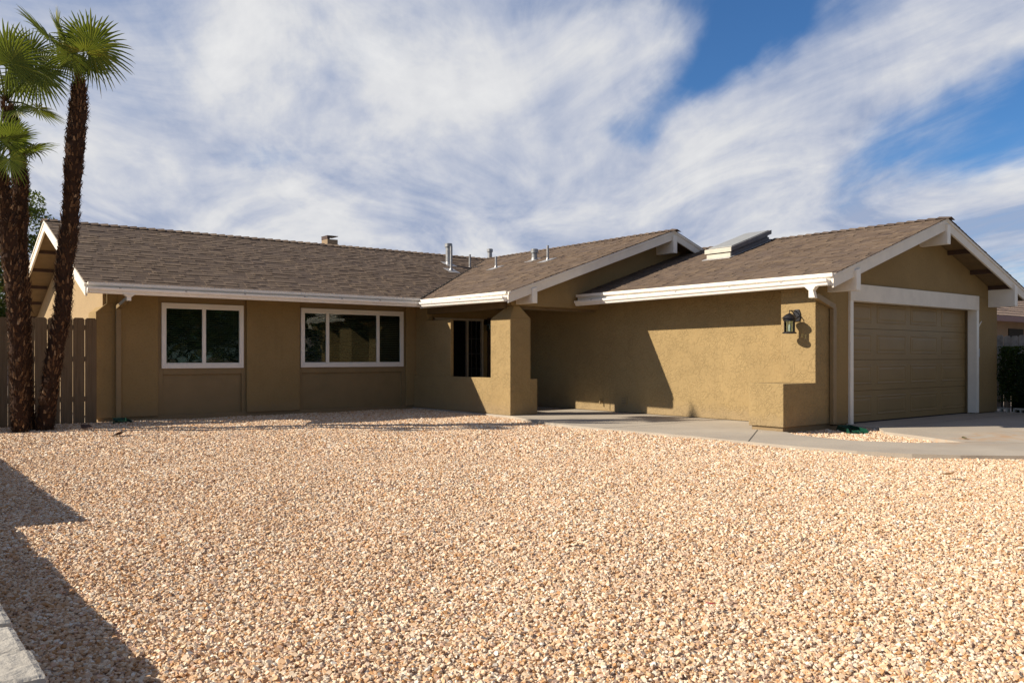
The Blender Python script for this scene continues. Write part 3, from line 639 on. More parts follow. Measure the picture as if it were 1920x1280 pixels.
# fascia and gutters
GP = [(0, 0), (0, -.10), (.065, -.10), (.078, -.085), (.082, -.065), (.105, -.045), (.115, -.02), (.115, 0), (.105, 0), (.10, -.012), (.012, -.012)]
def gutter(p0, p1, out, drop0=0, drop1=0):
    p0, p1, out = Vector(p0), Vector(p1), Vector(out); d = p1 - p0
    mb = MB(); n = len(GP); A = [p0 + out * a + Vector((0, 0, b - drop0)) for a, b in GP]; B = [p1 + out * a + Vector((0, 0, b - drop1)) for a, b in GP]
    mb.add(A + B, [tuple(range(n))[::-1], tuple(range(n, 2 * n))] + [(i, (i + 1) % n, n + (i + 1) % n, n + i) for i in range(n)])
    gt = mb.build('gutter', M['gutter'], H)
    L = d.length; k = .5
    while k < L - .2:
        c = p0 + d * (k / L) + out * .116 + Vector((0, 0, .001 - drop0 - (drop1 - drop0) * k / L)); e_ = d.normalized() * .02
        hg = MB(); hg.add([c - e_ + out * .002, c + e_ + out * .002, c + e_ * 1.6 - out * .03 + Vector((0, 0, .012)), c - e_ * .4 - out * .03 + Vector((0, 0, .012)), c - e_ + Vector((0, 0, -.012)), c + e_ + Vector((0, 0, -.012))], [(0, 1, 2, 3), (0, 4, 5, 1)])
        hg.build('gutter_hanger', M['lead'], gt); k += random.uniform(.75, 1.3)
    return gt
MB().box(XL + .036, 9.53, 15.355, 15.409, 2.333, 2.384).build('drip_edge', M['white'], H)
MB().box(9.515, 9.559, 12.34, 15.36, 2.303, 2.352).build('drip_edge', M['white'], H)
MB().box(11.62, 11.669, 7.0, 12.72, 2.348, 2.40).build('drip_edge', M['white'], H)
fa = MB(); fa.box(XL + .036, 9.585, 15.41, 15.449, 2.20, 2.378); fa.build('fascia', M['white'], H)
fa = MB(); fa.box(9.56, 9.599, 12.336, 15.41, 2.17, 2.348); fa.build('fascia', M['white'], H)
fa = MB(); fa.box(11.67, 11.709, 7.036, 12.72, 2.215, 2.398); fa.build('fascia', M['white'], H)
gut1 = gutter((XL + .02, 15.409, 2.295), (9.44, 15.409, 2.295), (0, -1, 0))
gut2 = gutter((9.559, 15.28, 2.29), (9.559, 12.36, 2.29), (-1, 0, 0), 0, .03)
gut3 = gutter((11.669, 12.70, 2.315), (11.669, 7.06, 2.315), (-1, 0, 0), .045, .0)
# downspouts
def rect_pipe(mb, path, wx, wy):
    for a, b in zip(path[:-1], path[1:]):
        a, b = Vector(a), Vector(b); q = [(-wx, -wy), (wx, -wy), (wx, wy), (-wx, wy)]
        mb.hexa([a + Vector((x, y, 0)) for x, y in q], [b + Vector((x, y, 0)) for x, y in q])
d1 = MB(); rect_pipe(d1, [(3.74, 16.255, -.0), (3.74, 16.255, 2.03), (3.70, 15.34, 2.17)][:2], .042, .032)
d1.hexa([(3.70, 16.225, 1.99), (3.78, 16.225, 1.99), (3.78, 16.287, 2.05), (3.70, 16.287, 2.05)], [(3.66, 15.36, 2.10), (3.74, 15.36, 2.10), (3.74, 15.36, 2.17), (3.66, 15.36, 2.17)])
dsp1 = d1.build('downspout', M['spout'], H, .006)
d1 = MB(); d1.hexa([(3.665, 15.33, 2.09), (3.735, 15.33, 2.09), (3.735, 15.39, 2.09), (3.665, 15.39, 2.09)], [(3.665, 15.33, 2.15), (3.735, 15.33, 2.15), (3.735, 15.39, 2.15), (3.665, 15.39, 2.15)])
d1.hexa([(3.665, 15.33, 2.15), (3.735, 15.33, 2.15), (3.735, 15.39, 2.15), (3.665, 15.39, 2.15)], [(3.60, 15.31, 2.204), (3.80, 15.31, 2.204), (3.80, 15.405, 2.204), (3.60, 15.405, 2.204)]); d1.build('gutter_outlet', M['white'], dsp1, .006)
d2 = MB(); rect_pipe(d2, [(12.33, 7.41, .03), (12.33, 7.41, 1.93)], .045, .035)
d2.hexa([(11.66, 7.30, 2.05), (11.66, 7.37, 2.05), (11.72, 7.37, 2.12), (11.72, 7.30, 2.12)], [(12.29, 7.375, 1.90), (12.29, 7.445, 1.90), (12.37, 7.445, 1.965), (12.37, 7.375, 1.965)])
d2.hexa([(12.285, 7.375, .03), (12.375, 7.375, .03), (12.375, 7.445, .03), (12.285, 7.445, .03)], [(12.285, 7.375, .06), (12.375, 7.375, .06), (12.375, 7.445, .06), (12.285, 7.445, .06)])
dsp2 = d2.build('downspout', M['spout'], H, .006)
d2 = MB(); d2.hexa([(11.59, 7.27, 2.04), (11.66, 7.27, 2.03), (11.68, 7.38, 2.03), (11.59, 7.38, 2.04)], [(11.57, 7.29, 2.15), (11.65, 7.29, 2.15), (11.65, 7.37, 2.15), (11.57, 7.37, 2.15)])
d2.hexa([(11.57, 7.29, 2.15), (11.65, 7.29, 2.15), (11.65, 7.37, 2.15), (11.57, 7.37, 2.15)], [(11.56, 7.24, 2.214), (11.66, 7.24, 2.214), (11.66, 7.44, 2.214), (11.56, 7.44, 2.214)]); d2.build('gutter_outlet', M['white'], dsp2, .006)
# chimney and roof vents
ch = MB(); ch.box(9.76, 10.06, 20.3, 20.66, 3.2, 4.22); chn = ch.build('chimney', M['chim'], roof1, .01)
cc = MB(); cc.box(9.755, 10.065, 20.295, 20.665, 4.30, 4.315); cc.build('chimney_cap', M['darkwood'], chn)
cc = MB()
cc.box(9.76, 9.83, 20.31, 20.66, 4.22, 4.30); cc.build('cap_mesh', M['darkwood'], chn)
def flue(p, h, r, parent, capped, slope_dir, sl):
    x, y, z = p; mb = MB()
    if capped: mb.lathe((x, y, z - .05), [(r * 1.35, 0), (r * 1.05, .10), (r, .12), (r, h), (r * 1.02, h), (r * 1.35, h + .005), (r * 1.35, h + .09), (r * 1.2, h + .095), (r * 1.2, h + .10)], 18)
    else: mb.lathe((x, y, z - .05), [(r * 3.0, 0), (r * 1.6, .07), (r, .12), (r, h)], 12)
    f = mb.build('vent_pipe', M['steel'], parent, smooth=False)
    fl = MB(); s = .15; dx, dy = slope_dir; e = Vector((dy, dx, 0)) * s; u = Vector((dx, dy, sl)) * s; c = Vector(p) + Vector((0, 0, .018))
    fl.prism([c - e - u * 1.3, c + e - u * 1.3, c + e + u, c - e + u], (0, 0, .004)).build('vent_flashing', M['lead'], parent)
flue((12.27, 18.365, 3.549), .50, .075, roof1, True, (0, 1), SM)
flue((11.962, 17.781, 3.315), .68, .033, roof1, False, (0, 1), SM)
flue((12.884, 18.265, 3.46), .44, .028, roof2, False, (1, 0), SD)
flue((12.391, 16.456, 3.30), .34, .028, roof2, False, (1, 0), SD)
flue((12.781, 15.45, 3.43), .22, .068, roof2, True, (1, 0), SD)
flue((12.436, 14.558, 3.316), .40, .028, roof2, False, (1, 0), SD)
flue((15.5, 20.9, 3.9), .52, .07, roof1, True, (1, 0), -.3)
# skylight on the garage slope
def gsl(x, y, h): return (x, y, 3.6 - SG * (15.33 - x) + h)
def slab(name, m, par, x0, x1, y0, y1, h0a, h1a, h0b=None, h1b=None):
    h0b = h0a if h0b is None else h0b; h1b = h1a if h1b is None else h1b
    return MB().hexa([gsl(x0, y0, h0a), gsl(x1, y0, h0b), gsl(x1, y1, h0b), gsl(x0, y1, h0a)], [gsl(x0, y0, h1a), gsl(x1, y0, h1b), gsl(x1, y1, h1b), gsl(x0, y1, h1a)]).build(name, m, par, .005)
sk = slab('skylight', M['skydark'], roof3, 13.93, 15.22, 10.62, 11.20, .005, .10)
slab('skylight_flashing', M['lead'], roof3, 13.80, 15.25, 10.56, 11.26, .018, .026)
# ------------------------------------------------------------------ skylight lid
lid = MB().hexa([gsl(13.90, 10.58, .135), gsl(15.25, 10.58, .15), gsl(15.25, 11.24, .15), gsl(13.90, 11.24, .135)], [gsl(13.90, 10.58, .215), gsl(15.25, 10.58, .235), gsl(15.25, 11.24, .235), gsl(13.90, 11.24, .215)]).build('skylight_lid', M['skydark'], roof3, .003)
slab('skylight_lid_front', M['skyframe'], roof3, 13.875, 13.905, 10.575, 11.245, .130, .217)
slab('skylight_curb_front', M['skyframe'], roof3, 13.90, 13.935, 10.61, 11.21, .01, .104)
slab('skylight_dome', M['skylight'], roof3, 13.95, 15.2, 10.62, 11.20, .212, .232, .23, .25)
slab('skylight_gasket', M['skydark'], roof3, 13.95, 15.20, 10.64, 11.18, .095, .14)

# ================================================================== LANTERN
def lantern(loc):
    t = thing('wall_lantern', loc, 'black metal lantern with clear glass on the sunlit garage pilaster', 'wall lamp')
    x, y, z = loc   # plate centre on the wall, lamp body hangs towards -X
    b = MB(); b.prism([(x, y - .05, z - .09), (x, y + .05, z - .09), (x, y + .065, z - .04), (x, y + .065, z + .04), (x, y + .04, z + .10), (x, y - .04, z + .10), (x, y - .065, z + .04), (x, y - .065, z - .04)], (-.022, 0, 0)); b.build('back_plate', M['black'], t, .005)
    a = MB(); a.tube([(x - .02, y, z - .05), (x - .06, y, z + .0), (x - .12, y, z + .055), (x - .18, y, z + .075), (x - .222, y, z + .075)], .008, 8); a.tube([(x - .02, y, z + .06), (x - .08, y, z + .078), (x - .18, y, z + .078)], .007, 8)
    a.tube([(x - .215, y, z + .085), (x - .215, y, z + .03)], .006, 8); a.build('arm', M['black'], t)
    cx_, cz = x - .215, z
    h = MB(); h.lathe((cx_, y, cz), [(.012, .035), (.02, .03), (.05, .015), (.085, -.01), (.105, -.035), (.125, -.045), (.125, -.052), (.098, -.055), (.098, -.085), (.086, -.09)], 24); h.build('lamp_hood', M['black'], t, smooth=False)
    c = MB()
    for k in range(6):
        q = k * math.pi / 3 + .3; c.tube([(cx_ + .08 * math.cos(q), y + .08 * math.sin(q), cz - .09), (cx_ + .08 * math.cos(q), y + .08 * math.sin(q), cz - .265)], .007, 6)
    c.build('cage', M['black'], t)
    gl = MB(); gl.tube([(cx_, y, cz - .092), (cx_, y, cz - .262)], .072, 20, False); gl.build('glass', M['glass'], t, smooth=True)
    bu = MB(); bu.lathe((cx_, y, cz - .25), [(.014, 0), (.016, .06), (.01, .10), (.003, .12)], 10); bu.build('candle_bulb', M['vinyl'], t)
    bs = MB(); bs.lathe((cx_, y, cz), [(.09, -.262), (.098, -.268), (.112, -.282), (.112, -.288), (.05, -.292)], 24); bs.build('lamp_base', M['black'], t)
    return t
lan = lantern((11.915, 7.788, 1.79))
l2 = copy_tree(lan); l2.location = (11.75, 16.02, 1.95); l2.rotation_euler = (0, 0, math.pi / 2); l2.scale = (.7, .7, .7)
l2['label'] = 'small lantern in the dark porch beside the front door'
for o_ in (lan, l2): o_['group'] = 'wall lanterns'

# ================================================================== SPLASH BLOCKS
def splash(loc, rz, label):
    t = MB(); L, wb, wf = .75, .12, .17   # open tray widening away from the spout
    t.hexa([(0, -wb, 0), (L, -wf, 0), (L, wf, 0), (0, wb, 0)], [(0, -wb, .05), (L, -wf, .015), (L, wf, .015), (0, wb, .05)])
    for s in (-1, 1):
        t.hexa([(0, s * wb, 0), (L, s * wf, 0), (L, s * (wf + .03), 0), (0, s * (wb + .03), 0)], [(0, s * wb, .11), (L * .86, s * wf, .085), (L * .86, s * (wf + .012), .085), (0, s * (wb + .012), .11)])
    for k in range(3): t.box(.1, L - .04, -.07 + k * .07 - .006, -.07 + k * .07 + .006, .03, .052 - k * 0)
    t.hexa([(-.03, -wb - .03, 0), (0, -wb - .03, 0), (0, wb + .03, 0), (-.03, wb + .03, 0)], [(-.02, -wb, .11), (0, -wb, .11), (0, wb, .11), (-.02, wb, .11)])
    o = t.build('splash_block', M['green'], None, .004); o.location = loc; o.rotation_euler = (0, 0, rz); o.scale = (.8, .8, .8); tag(o, label, 'splash block', 'green plastic splash blocks under the downspouts'); return o
splash((12.36, 7.24, -.035), R_(-128), 'green plastic splash block beside the garage door')
splash((3.72, 16.1, -.04), R_(-97), 'dark green splash block in shade near the palms')

# ================================================================== FENCES
def fence():
    t = thing('board_fence', (1.0, 16.2, 0), 'brown dog-eared board fence behind the palms', 'fence')
    rl = MB()
    for z in (.35, 1.05, 1.60): rl.box(-1.6, 3.36, 16.225, 16.265, z, z + .09)
    rl.build('rail', M['fence'], t)
    x = 3.372; k = 0
    while x > -1.6:
        w_ = .186 + random.uniform(-.004, .004); g_ = .007 + random.uniform(-.003, .002); xa, xb = x - w_, x; zt = 1.815 + random.uniform(-.006, .006) - .014 * (3.37 - x); c_ = .028
        m = MB(); m.prism([(xa, 16.2, -.05), (xb, 16.2, -.05), (xb, 16.2, zt - c_), (xb - c_, 16.2, zt), (xa + c_, 16.2, zt), (xa, 16.2, zt - c_)], (0, .018, 0)); m.build('board', M['fence'], t, .002)
        x = xa - g_; k += 1
    return t
fence()
def gray_fence():
    t = thing('grey_picket_fence', (19.9, 4, 0), 'weathered grey board fence rising behind the hedge', 'fence')
    y = 3.0
    while y < 12:
        zt = 1.58 + random.uniform(-.02, .03); m = MB(); m.prism([(19.9, y, 0), (19.9, y + .135, 0), (19.9, y + .135, zt - .03), (19.9, y + .105, zt), (19.9, y + .03, zt), (19.9, y, zt - .03)], (.018, 0, 0)); m.build('board', M['fencegrey'], t); y += .148
    rl = MB()
    for z in (.4, 1.25): rl.box(19.92, 19.96, 3, 12, z, z + .09)
    rl.build('rail', M['fencegrey'], t)
gray_fence()
# low block wall on the left, stepping up away from the street
ROUGH = bpy.data.textures.new('rough_stone', 'CLOUDS'); ROUGH.noise_scale = .035; ROUGH.noise_depth = 3
def block_wall():
    t = thing('block_wall', (.2, 4, 0), 'low pale concrete block wall beside the gravel', 'garden wall')
    for (y0, y1, zt) in [(1.2, 7.08, .335), (7.08, 15.9, .655)]:
        b = MB(); y = y0; i = 0
        while y < y1 - .02:
            l = .29 + random.uniform(-.012, .012); ye = min(y + l, y1)
            j = random.uniform(-.014, .014)
            b.box(.05 + j, .372 + j, y + .007, ye - .007, zt - .085, zt + random.uniform(-.009, .005)); y = ye
        o = b.build('cap_block', M['paver'], t, .022)
        sb_ = o.modifiers.new('fine', 'SUBSURF'); sb_.subdivision_type = 'SIMPLE'; sb_.levels = sb_.render_levels = 5
        dsp = o.modifiers.new('rough', 'DISPLACE'); dsp.texture = ROUGH; dsp.strength = .009; dsp.mid_level = .5; dsp.texture_coords = 'GLOBAL'
        cm = MB(); cm.box(.10, .335, y0, y1, -.08, zt - .087); cm.build('wall_core', M['paver'], t)
block_wall()

# ================================================================== PALMS
def trunk_mesh(name, path, radii, parent):
    mb = MB(); P = [Vector(p) for p in path]; P[0].z = -.12
    # resample the centre line
    N = 70; S = []
    for i in range(N):
        f = i / (N - 1) * (len(P) - 1); k = min(int(f), len(P) - 2); u = f - k
        p0 = P[max(k - 1, 0)]; p1 = P[k]; p2 = P[k + 1]; p3 = P[min(k + 2, len(P) - 1)]
        q = .5 * ((2 * p1) + (p2 - p0) * u + (2 * p0 - 5 * p1 + 4 * p2 - p3) * u * u + (3 * p1 - p0 - 3 * p2 + p3) * u ** 3)
        r = radii[k] * (1 - u) + radii[k + 1] * u; S.append((q, r * .86 * random.uniform(.84, 1.05)))
    mb.tube([s[0] for s in S], [s[1] * .88 for s in S], 14, True, .12)
    cnt = int(2600 * (P[-1].z / 5.7))
    for _ in range(cnt):
        i = random.randrange(N - 1); q, r = S[i]; q = q.lerp(S[i + 1][0], random.random()); a = random.uniform(0, 2 * math.pi)
        out = Vector((math.cos(a), math.sin(a), 0)); tan = Vector((-math.sin(a), math.cos(a), 0)); up = Vector((0, 0, 1))
        base = q + out * r * .84; kind = random.random()
        if kind < .55:    # cut leaf bases pointing up and out
            L = random.uniform(.04, .10); w_ = random.uniform(.010, .024); lean = random.uniform(.15, .6); d = (up + out * lean).normalized(); tt = min(1, max(0, random.gauss(.5, .22)))
        else:             # hanging fibre
            L = random.uniform(.03, .10); w_ = random.uniform(.003, .014); d = (-up * random.uniform(.2, 1) + out * random.uniform(.15, .7) + tan * random.uniform(-.5, .5)).normalized(); tt = random.uniform(.1, .6)
        tip = base + d * L
        mb.add([base - tan * w_, base + tan * w_, tip + tan * w_ * .45 + out * .006, tip - tan * w_ * .45 + out * .006, base + out * .012], [(0, 1, 2, 3), (0, 4, 3), (4, 1, 2)], tt)
    return mb.build(name, M['fibre'], parent, recalc=False, tint=True)
def fan_leaf(mb, hub, axis, normal, r, nseg=40, spread=300, droop=.22, tintb=.45, cup=.12):
    hub = Vector(hub); axis = Vector(axis).normalized(); normal = Vector(normal); normal = (normal - axis * normal.dot(axis)).normalized(); side = axis.cross(normal).normalized()
    for k in range(nseg):
        ph = R_(spread) * ((k + .5) / nseg - .5) + random.uniform(-.012, .012); d = axis * math.cos(ph) + side * math.sin(ph); tn = -axis * math.sin(ph) + side * math.cos(ph)
        rr = r * (.74 + .26 * math.cos(ph * .62)) * random.uniform(.9, 1.05); half = R_(spread) / nseg / 2
        dr = droop * random.uniform(.6, 1.4) * (1.9 if random.random() < .06 else 1); tint = min(1, max(0, random.gauss(tintb, .13)))
        rows = []
        for rho, wf in ((.04, 1.0), (.28, 1.0), (.50, .95), (.72, .62), (.90, .34), (1.0, .05)):
            w_ = (math.tan(half) * rr * min(rho, .5)) * wf
            c = hub + d * rr * rho + normal * (cup * r * rho * rho) - Vector((0, 0, 1)) * dr * r * rho ** 3.2
            f = w_ * .55
            rows.append([c - tn * w_ , c - normal * f, c + tn * w_])
        vs = [v for row in rows for v in row]; fs = []
        for i in range(len(rows) - 1):
            fs += [(3 * i, 3 * i + 1, 3 * i + 4, 3 * i + 3), (3 * i + 1, 3 * i + 2, 3 * i + 5, 3 * i + 4)]
        b = len(mb.v); mb.v += [tuple(v) for v in vs]
        for i, f_ in enumerate(fs):
            mb.f.append([b + q for q in f_]); mb.t.append(min(1, tint + (.35 * random.random() if i >= 8 else 0)))
def crown(parent, top, leaves, rnd, seed, rs=.55, lo=.25):
    random.seed(seed); top = Vector(top); pe = MB()
    out = []
    for L in leaves: out.append(L)
    for k in range(rnd):
        a = k * 2.399 + seed; el = random.uniform(-.25, 1.25); d = Vector((math.cos(a) * math.cos(el), math.sin(a) * math.cos(el), math.sin(el)))
        out.append((top + d * random.uniform(.38, .58) + Vector((0, 0, .05)), d + Vector((0, 0, -.25)), Vector((0, 0, 1)) + d * -.4, rs * random.uniform(.85, 1.1)))
    for hub, axis, normal, r in out:
        m = MB(); fan_leaf(m, hub, axis, normal, r, 38, random.uniform(265, 320), random.uniform(.08, .22), random.uniform(.3, .65), random.uniform(.02, .14))
        m.build('leaf', M['palm'], parent, recalc=False, tint=True)
        h = Vector(hub); mid = top.lerp(h, .5) + Vector((0, 0, .04)); pe.tube([top + (h - top).normalized() * .03, mid, h], [.018, .012, .009], 6, True, .55)
    pe.build('leaf_stalk', M['palm'], parent, recalc=False, tint=True)
    # brown sheath fibres round the crown shaft
    sh = MB()
    for _ in range(160):
        a = random.uniform(0, 6.28); o_ = Vector((math.cos(a), math.sin(a), 0)); b = top + o_ * .05 + Vector((0, 0, random.uniform(-.3, .02))); L = random.uniform(.08, .22)
        d = (Vector((0, 0, random.uniform(.2, 1))) + o_ * random.uniform(.2, .9)).normalized(); tn = Vector((-o_.y, o_.x, 0)) * random.uniform(.004, .012); sh.add([b - tn, b + tn, b + d * L], [(0, 1, 2)], random.uniform(.1, .8))
    sh.build('crown_shaft', M['fibre'], parent, recalc=False, tint=True); random.seed(seed + 50)
YPAL = 15.2
def pp(u, v, y=YPAL):   # world point at depth y seen at photo pixel (trunk bends were read off the photograph)
    dd = Vector((FX, FY, 0)) + Vector((RX, RY, 0)) * ((u - 960) / 1575) + Vector((0, 0, 1)) * ((669 - v) / 1575); return Vector((0, 0, CAMZ)) + dd * (y / dd.y)
view = Vector((.16, 1.0, .2)).normalized()
cr = Vector((RX, RY, 0)); cu = Vector((0, 0, 1))
# right palm
pc = thing('palm_tree', (2.42, 15.2, 0), 'tall fan palm, right-hand one of the clump, leaning up to the right', 'palm tree', 'fan palms before the fence')
trunk_mesh('trunk', [pp(82, 806), pp(92, 740), pp(103, 660), pp(118, 580), pp(121, 500), pp(131, 420), pp(136, 340), pp(142, 260), pp(147, 200), pp(148, 152)], [.20, .17, .165, .165, .175, .175, .175, .19, .19, .10], pc)
tp = pp(148, 142)
crown(pc, tp, [(pp(170, 90, 14.9), cr * .75 + cu * .35, -view - cu * .1, .70), (pp(160, 84, 15.4), cu * 1 + cr * .15, -view, .62),
               (pp(126, 84, 15.4), -cr * .6 + cu * .95, view * .3 + cu * .5 + cr * .6, .62), (pp(95, 74, 15.1), -cr * .7 + cu * .75, cu * .5 + cr * .8, .74),
               (pp(112, 72, 15.7), -cr * .25 + cu * 1, cr + view * .5, .58), (pp(140, 95, 15.5), -cr * .4 + cu * .4, -view, .48), (pp(165, 112, 15.1), -cu * .8 + cr * .6, -view * .7 + cr * .4, .46), (pp(132, 105, 14.9), -cu * .8 - cr * .5, -view, .40)], 2, 11, .42)
# tall left palm
pa = thing('palm_tree', (2.2, 15.4, 0), 'tall fan palm, middle trunk of the clump with the drooping crown', 'palm tree', 'fan palms before the fence')
ya = 15.4
trunk_mesh('trunk', [pp(52, 801, ya), pp(47, 720, ya), pp(44, 640, ya), pp(42, 560, ya), pp(38, 480, ya), pp(36, 400, ya), pp(38, 340, ya), pp(32, 280, ya), pp(22, 232, ya), pp(15, 200, ya)], [.17, .15, .145, .15, .155, .165, .16, .14, .13, .08], pa)
tp = pp(10, 190, ya)
crown(pa, tp, [(pp(76, 128, 15.1), cr * .7 - cu * .55, -view + cu * .1, .58), (pp(68, 135, 15.4), -cu * .9 - cr * .2, -view, .58), (pp(18, 118, 15.0), cu * .3 + cr * .3, -view, .60), (pp(12, 100, 15.5), cu * 1 + cr * .1, -view + cr * .3, .62), (pp(52, 105, 15.6), cu * .8 + cr * .5, -view * .8 - cr * .3, .56),
               (pp(30, 206, 15.3), cr * .8 - cu * .1, cu * .7 - view * .6, .36), (pp(-30, 120, 15.5), -cr + cu * .2, -view, .65), (pp(35, 150, 15.8), cr * .4 - cu * .5, -view + cr * .5, .5)], 3, 23, .45)
# short left palm
pb = thing('palm_tree', (2.05, 15.0, 0), 'shorter fan palm with its crown at the left edge of the photo', 'palm tree', 'fan palms before the fence')
yb_ = 15.0
trunk_mesh('trunk', [pp(38, 806, yb_), pp(33, 720, yb_), pp(31, 640, yb_), pp(27, 560, yb_), pp(19, 480, yb_), pp(9, 400, yb_), pp(2, 345, yb_), pp(-3, 320, yb_)], [.15, .13, .13, .15, .165, .175, .16, .08], pb)
tp = pp(-4, 312, yb_)
crown(pb, tp, [(pp(58, 282, 14.8), cr * 1 + cu * .42, cu * 1 - view * .1, .46), (pp(20, 268, 14.9), cu * .9 + cr * .45, -view * .8 - cr * .4, .48), (pp(-2, 262, 14.7), cu * 1 - cr * .1, -view, .52), (pp(18, 300, 14.6), cr * .35 - cu * .9, -view * .8 + cu * .2, .34),
               (pp(30, 282, 15.2), cr * .8 + cu * .1, cu, .40)], 3, 5, .42)
random.seed(99)

# ================================================================== TREES, HEDGE
def leaf_cloud(mb, centre, rad, n, size, t0=.0, t1=1.0, shell=.55):
    c = Vector(centre)
    for _ in range(n):
        d = Vector((random.gauss(0, 1), random.gauss(0, 1), random.gauss(0, 1))).normalized(); rr = shell + (1 - shell) * random.random() ** .6
        p = c + Vector((d.x * rad[0], d.y * rad[1], d.z * rad[2])) * rr * random.uniform(.9, 1.08)
        s = size * random.uniform(.6, 1.3); a = Vector((random.gauss(0, 1), random.gauss(0, 1), random.gauss(0, 1))).normalized(); b = a.cross(Vector((random.random(), random.random(), random.random() + .1))).normalized()
        mb.add([p - a * s, p + b * s * .45, p + a * s, p - b * s * .45], [(0, 1, 2, 3)], min(1, max(0, random.gauss((t0 + t1) / 2, (t1 - t0) / 4))))
def tree(name, loc, h, lumps, label, n, size, trunk_r=.18, mt='foliage', group=None):
    t = thing(name, loc, label, 'tree', group); x, y, z = loc
    tr = MB(); cz = sum(l[0][2] for l in lumps) / len(lumps)
    tr.tube([(x, y, -.1), (x + .1, y, h * .2), (x, y + .1, h * .4), (x + .05, y, cz)], [trunk_r, trunk_r * .8, trunk_r * .65, trunk_r * .3], 8)
    for c, r in lumps[:6]: tr.tube([(x, y, h * .35), ((x + c[0]) / 2, (y + c[1]) / 2, (h * .4 + c[2]) / 2), c], [trunk_r * .45, trunk_r * .3, trunk_r * .1], 6)
    tr.build('trunk', M['bark'], t)
    cr_ = MB()
    tot = sum(r[0] * r[2] for c, r in lumps)
    for c, r in lumps: leaf_cloud(cr_, c, r, int(n * r[0] * r[2] / tot), size)
    cr_.build('crown', M[mt], t, recalc=False, tint=True)
    return t
# broad dark tree behind the left gable: ray (.18,1.13)
lum = []
for k in range(12):
    lum.append(((random.uniform(-1.5, 3.3), 30 + random.uniform(-1, 1.5), random.uniform(1.2, 4.9)), (1.25, 1.25, 1.15)))
lum += [((4.25, 30, 5.9), (.55, .7, .5)), ((3.55, 30, 5.75), (.8, .8, .7)), ((4.3, 30, 5.1), (.75, .8, .8)), ((2.6, 30, 5.3), (1.1, 1, 1.0)), ((4.3, 30, 4.0), (.85, .9, 1.0)), ((3.6, 29.8, 2.6), (1.2, 1.0, 1.6)), ((2.2, 29.5, 1.6), (1.8, 1.4, 1.6)), ((.8, 29.5, 2.6), (1.8, 1.5, 1.9))]
tree('shade_tree', (2.6, 30.5, 0), 6, lum, 'dense dark green tree behind the left end of the roof', 60000, .06, .2)
tree('young_tree', (16.9, 30, 0), 5.2, [((16.95, 30, 5.25), (.30, .3, .26)), ((16.5, 30, 5.1), (.3, .3, .2)), ((17.35, 30.1, 5.1), (.3, .3, .2)), ((16.9, 30, 4.5), (.8, .7, .6))], 'feathery green tree top peeping over the roof ridge', 2600, .07, .1, 'palm')
# hedge by the driveway
def hedge():
    t = thing('hedge', (19.1, 5, 0), 'dark clipped hedge on bare stems beside the driveway', 'hedge')
    st = MB()
    for k in range(20):
        y = 1.0 + k * .34 + random.uniform(-.08, .08); x = 18.92 + random.uniform(-.14, .14); st.tube([(x, y, -.05), (x + random.uniform(-.05, .05), y + random.uniform(-.05, .05), .35), (x, y, .7)], [.025, .02, .012], 7)
    st.build('stem', M['bark'], t)
    lf = MB()
    for k in range(21000):
        face = random.random(); x = random.uniform(18.56, 19.4); y = random.uniform(1.0, 7.50); z = random.uniform(.20, 1.34)
        if face < .5: x = 18.54 + abs(random.gauss(0, .05))
        elif face < .7: y = 7.44 - abs(random.gauss(0, .06))
        elif face < .85: z = 1.35 - abs(random.gauss(0, .04))
        bul = .04 * math.sin(y * 3) + .03 * math.sin(z * 7 + y * 5); x += bul
        if z < .34 and random.random() < .6: continue
        s = random.uniform(.016, .034); a = Vector((random.gauss(0, 1), random.gauss(0, 1), random.gauss(0, .6))).normalized(); b = a.cross(Vector((random.random(), random.random(), random.random() + .1))).normalized(); p = Vector((x, y, z))
        lf.add([p - a * s, p + b * s * .5, p + a * s, p - b * s * .5], [(0, 1, 2, 3)], min(1, max(0, random.gauss(.45, .22))))
    lf.box(18.78, 19.3, 1.2, 7.2, .36, 1.2, .0)  # solid dark core, the hedge's inner shade put into its colour
    leaf_cloud(lf, (19.6, 4.3, .2), (.18, 3.4, .36), 9000, .035, 0, .5, .2); lf.box(19.6, 19.66, 1.2, 7.6, -.05, .5, .0)  # leafy skirt and dark board added as the shade under the hedge
    lf.build('foliage', M['hedgeleaf'], t, recalc=False, tint=True)
hedge()
for k, (y, lab) in enumerate([(7.30, 'pale hollow concrete block at the foot of the hedge, nearest the garage'), (6.92, 'pale hollow concrete block under the hedge, nearer the photo edge')]):
    b = MB(); b.box(18.64, 18.76, y, y + .28, -.05, .0); b.box(18.64, 18.76, y, y + .28, .055, .085); b.box(18.64, 18.76, y, y + .03, .0, .055); b.box(18.64, 18.76, y + .125, y + .155, .0, .055); b.box(18.64, 18.76, y + .25, y + .28, .0, .055)
    tag(b.build('concrete_block', M['paver'], None), lab, 'concrete block', 'blocks at the hedge foot')

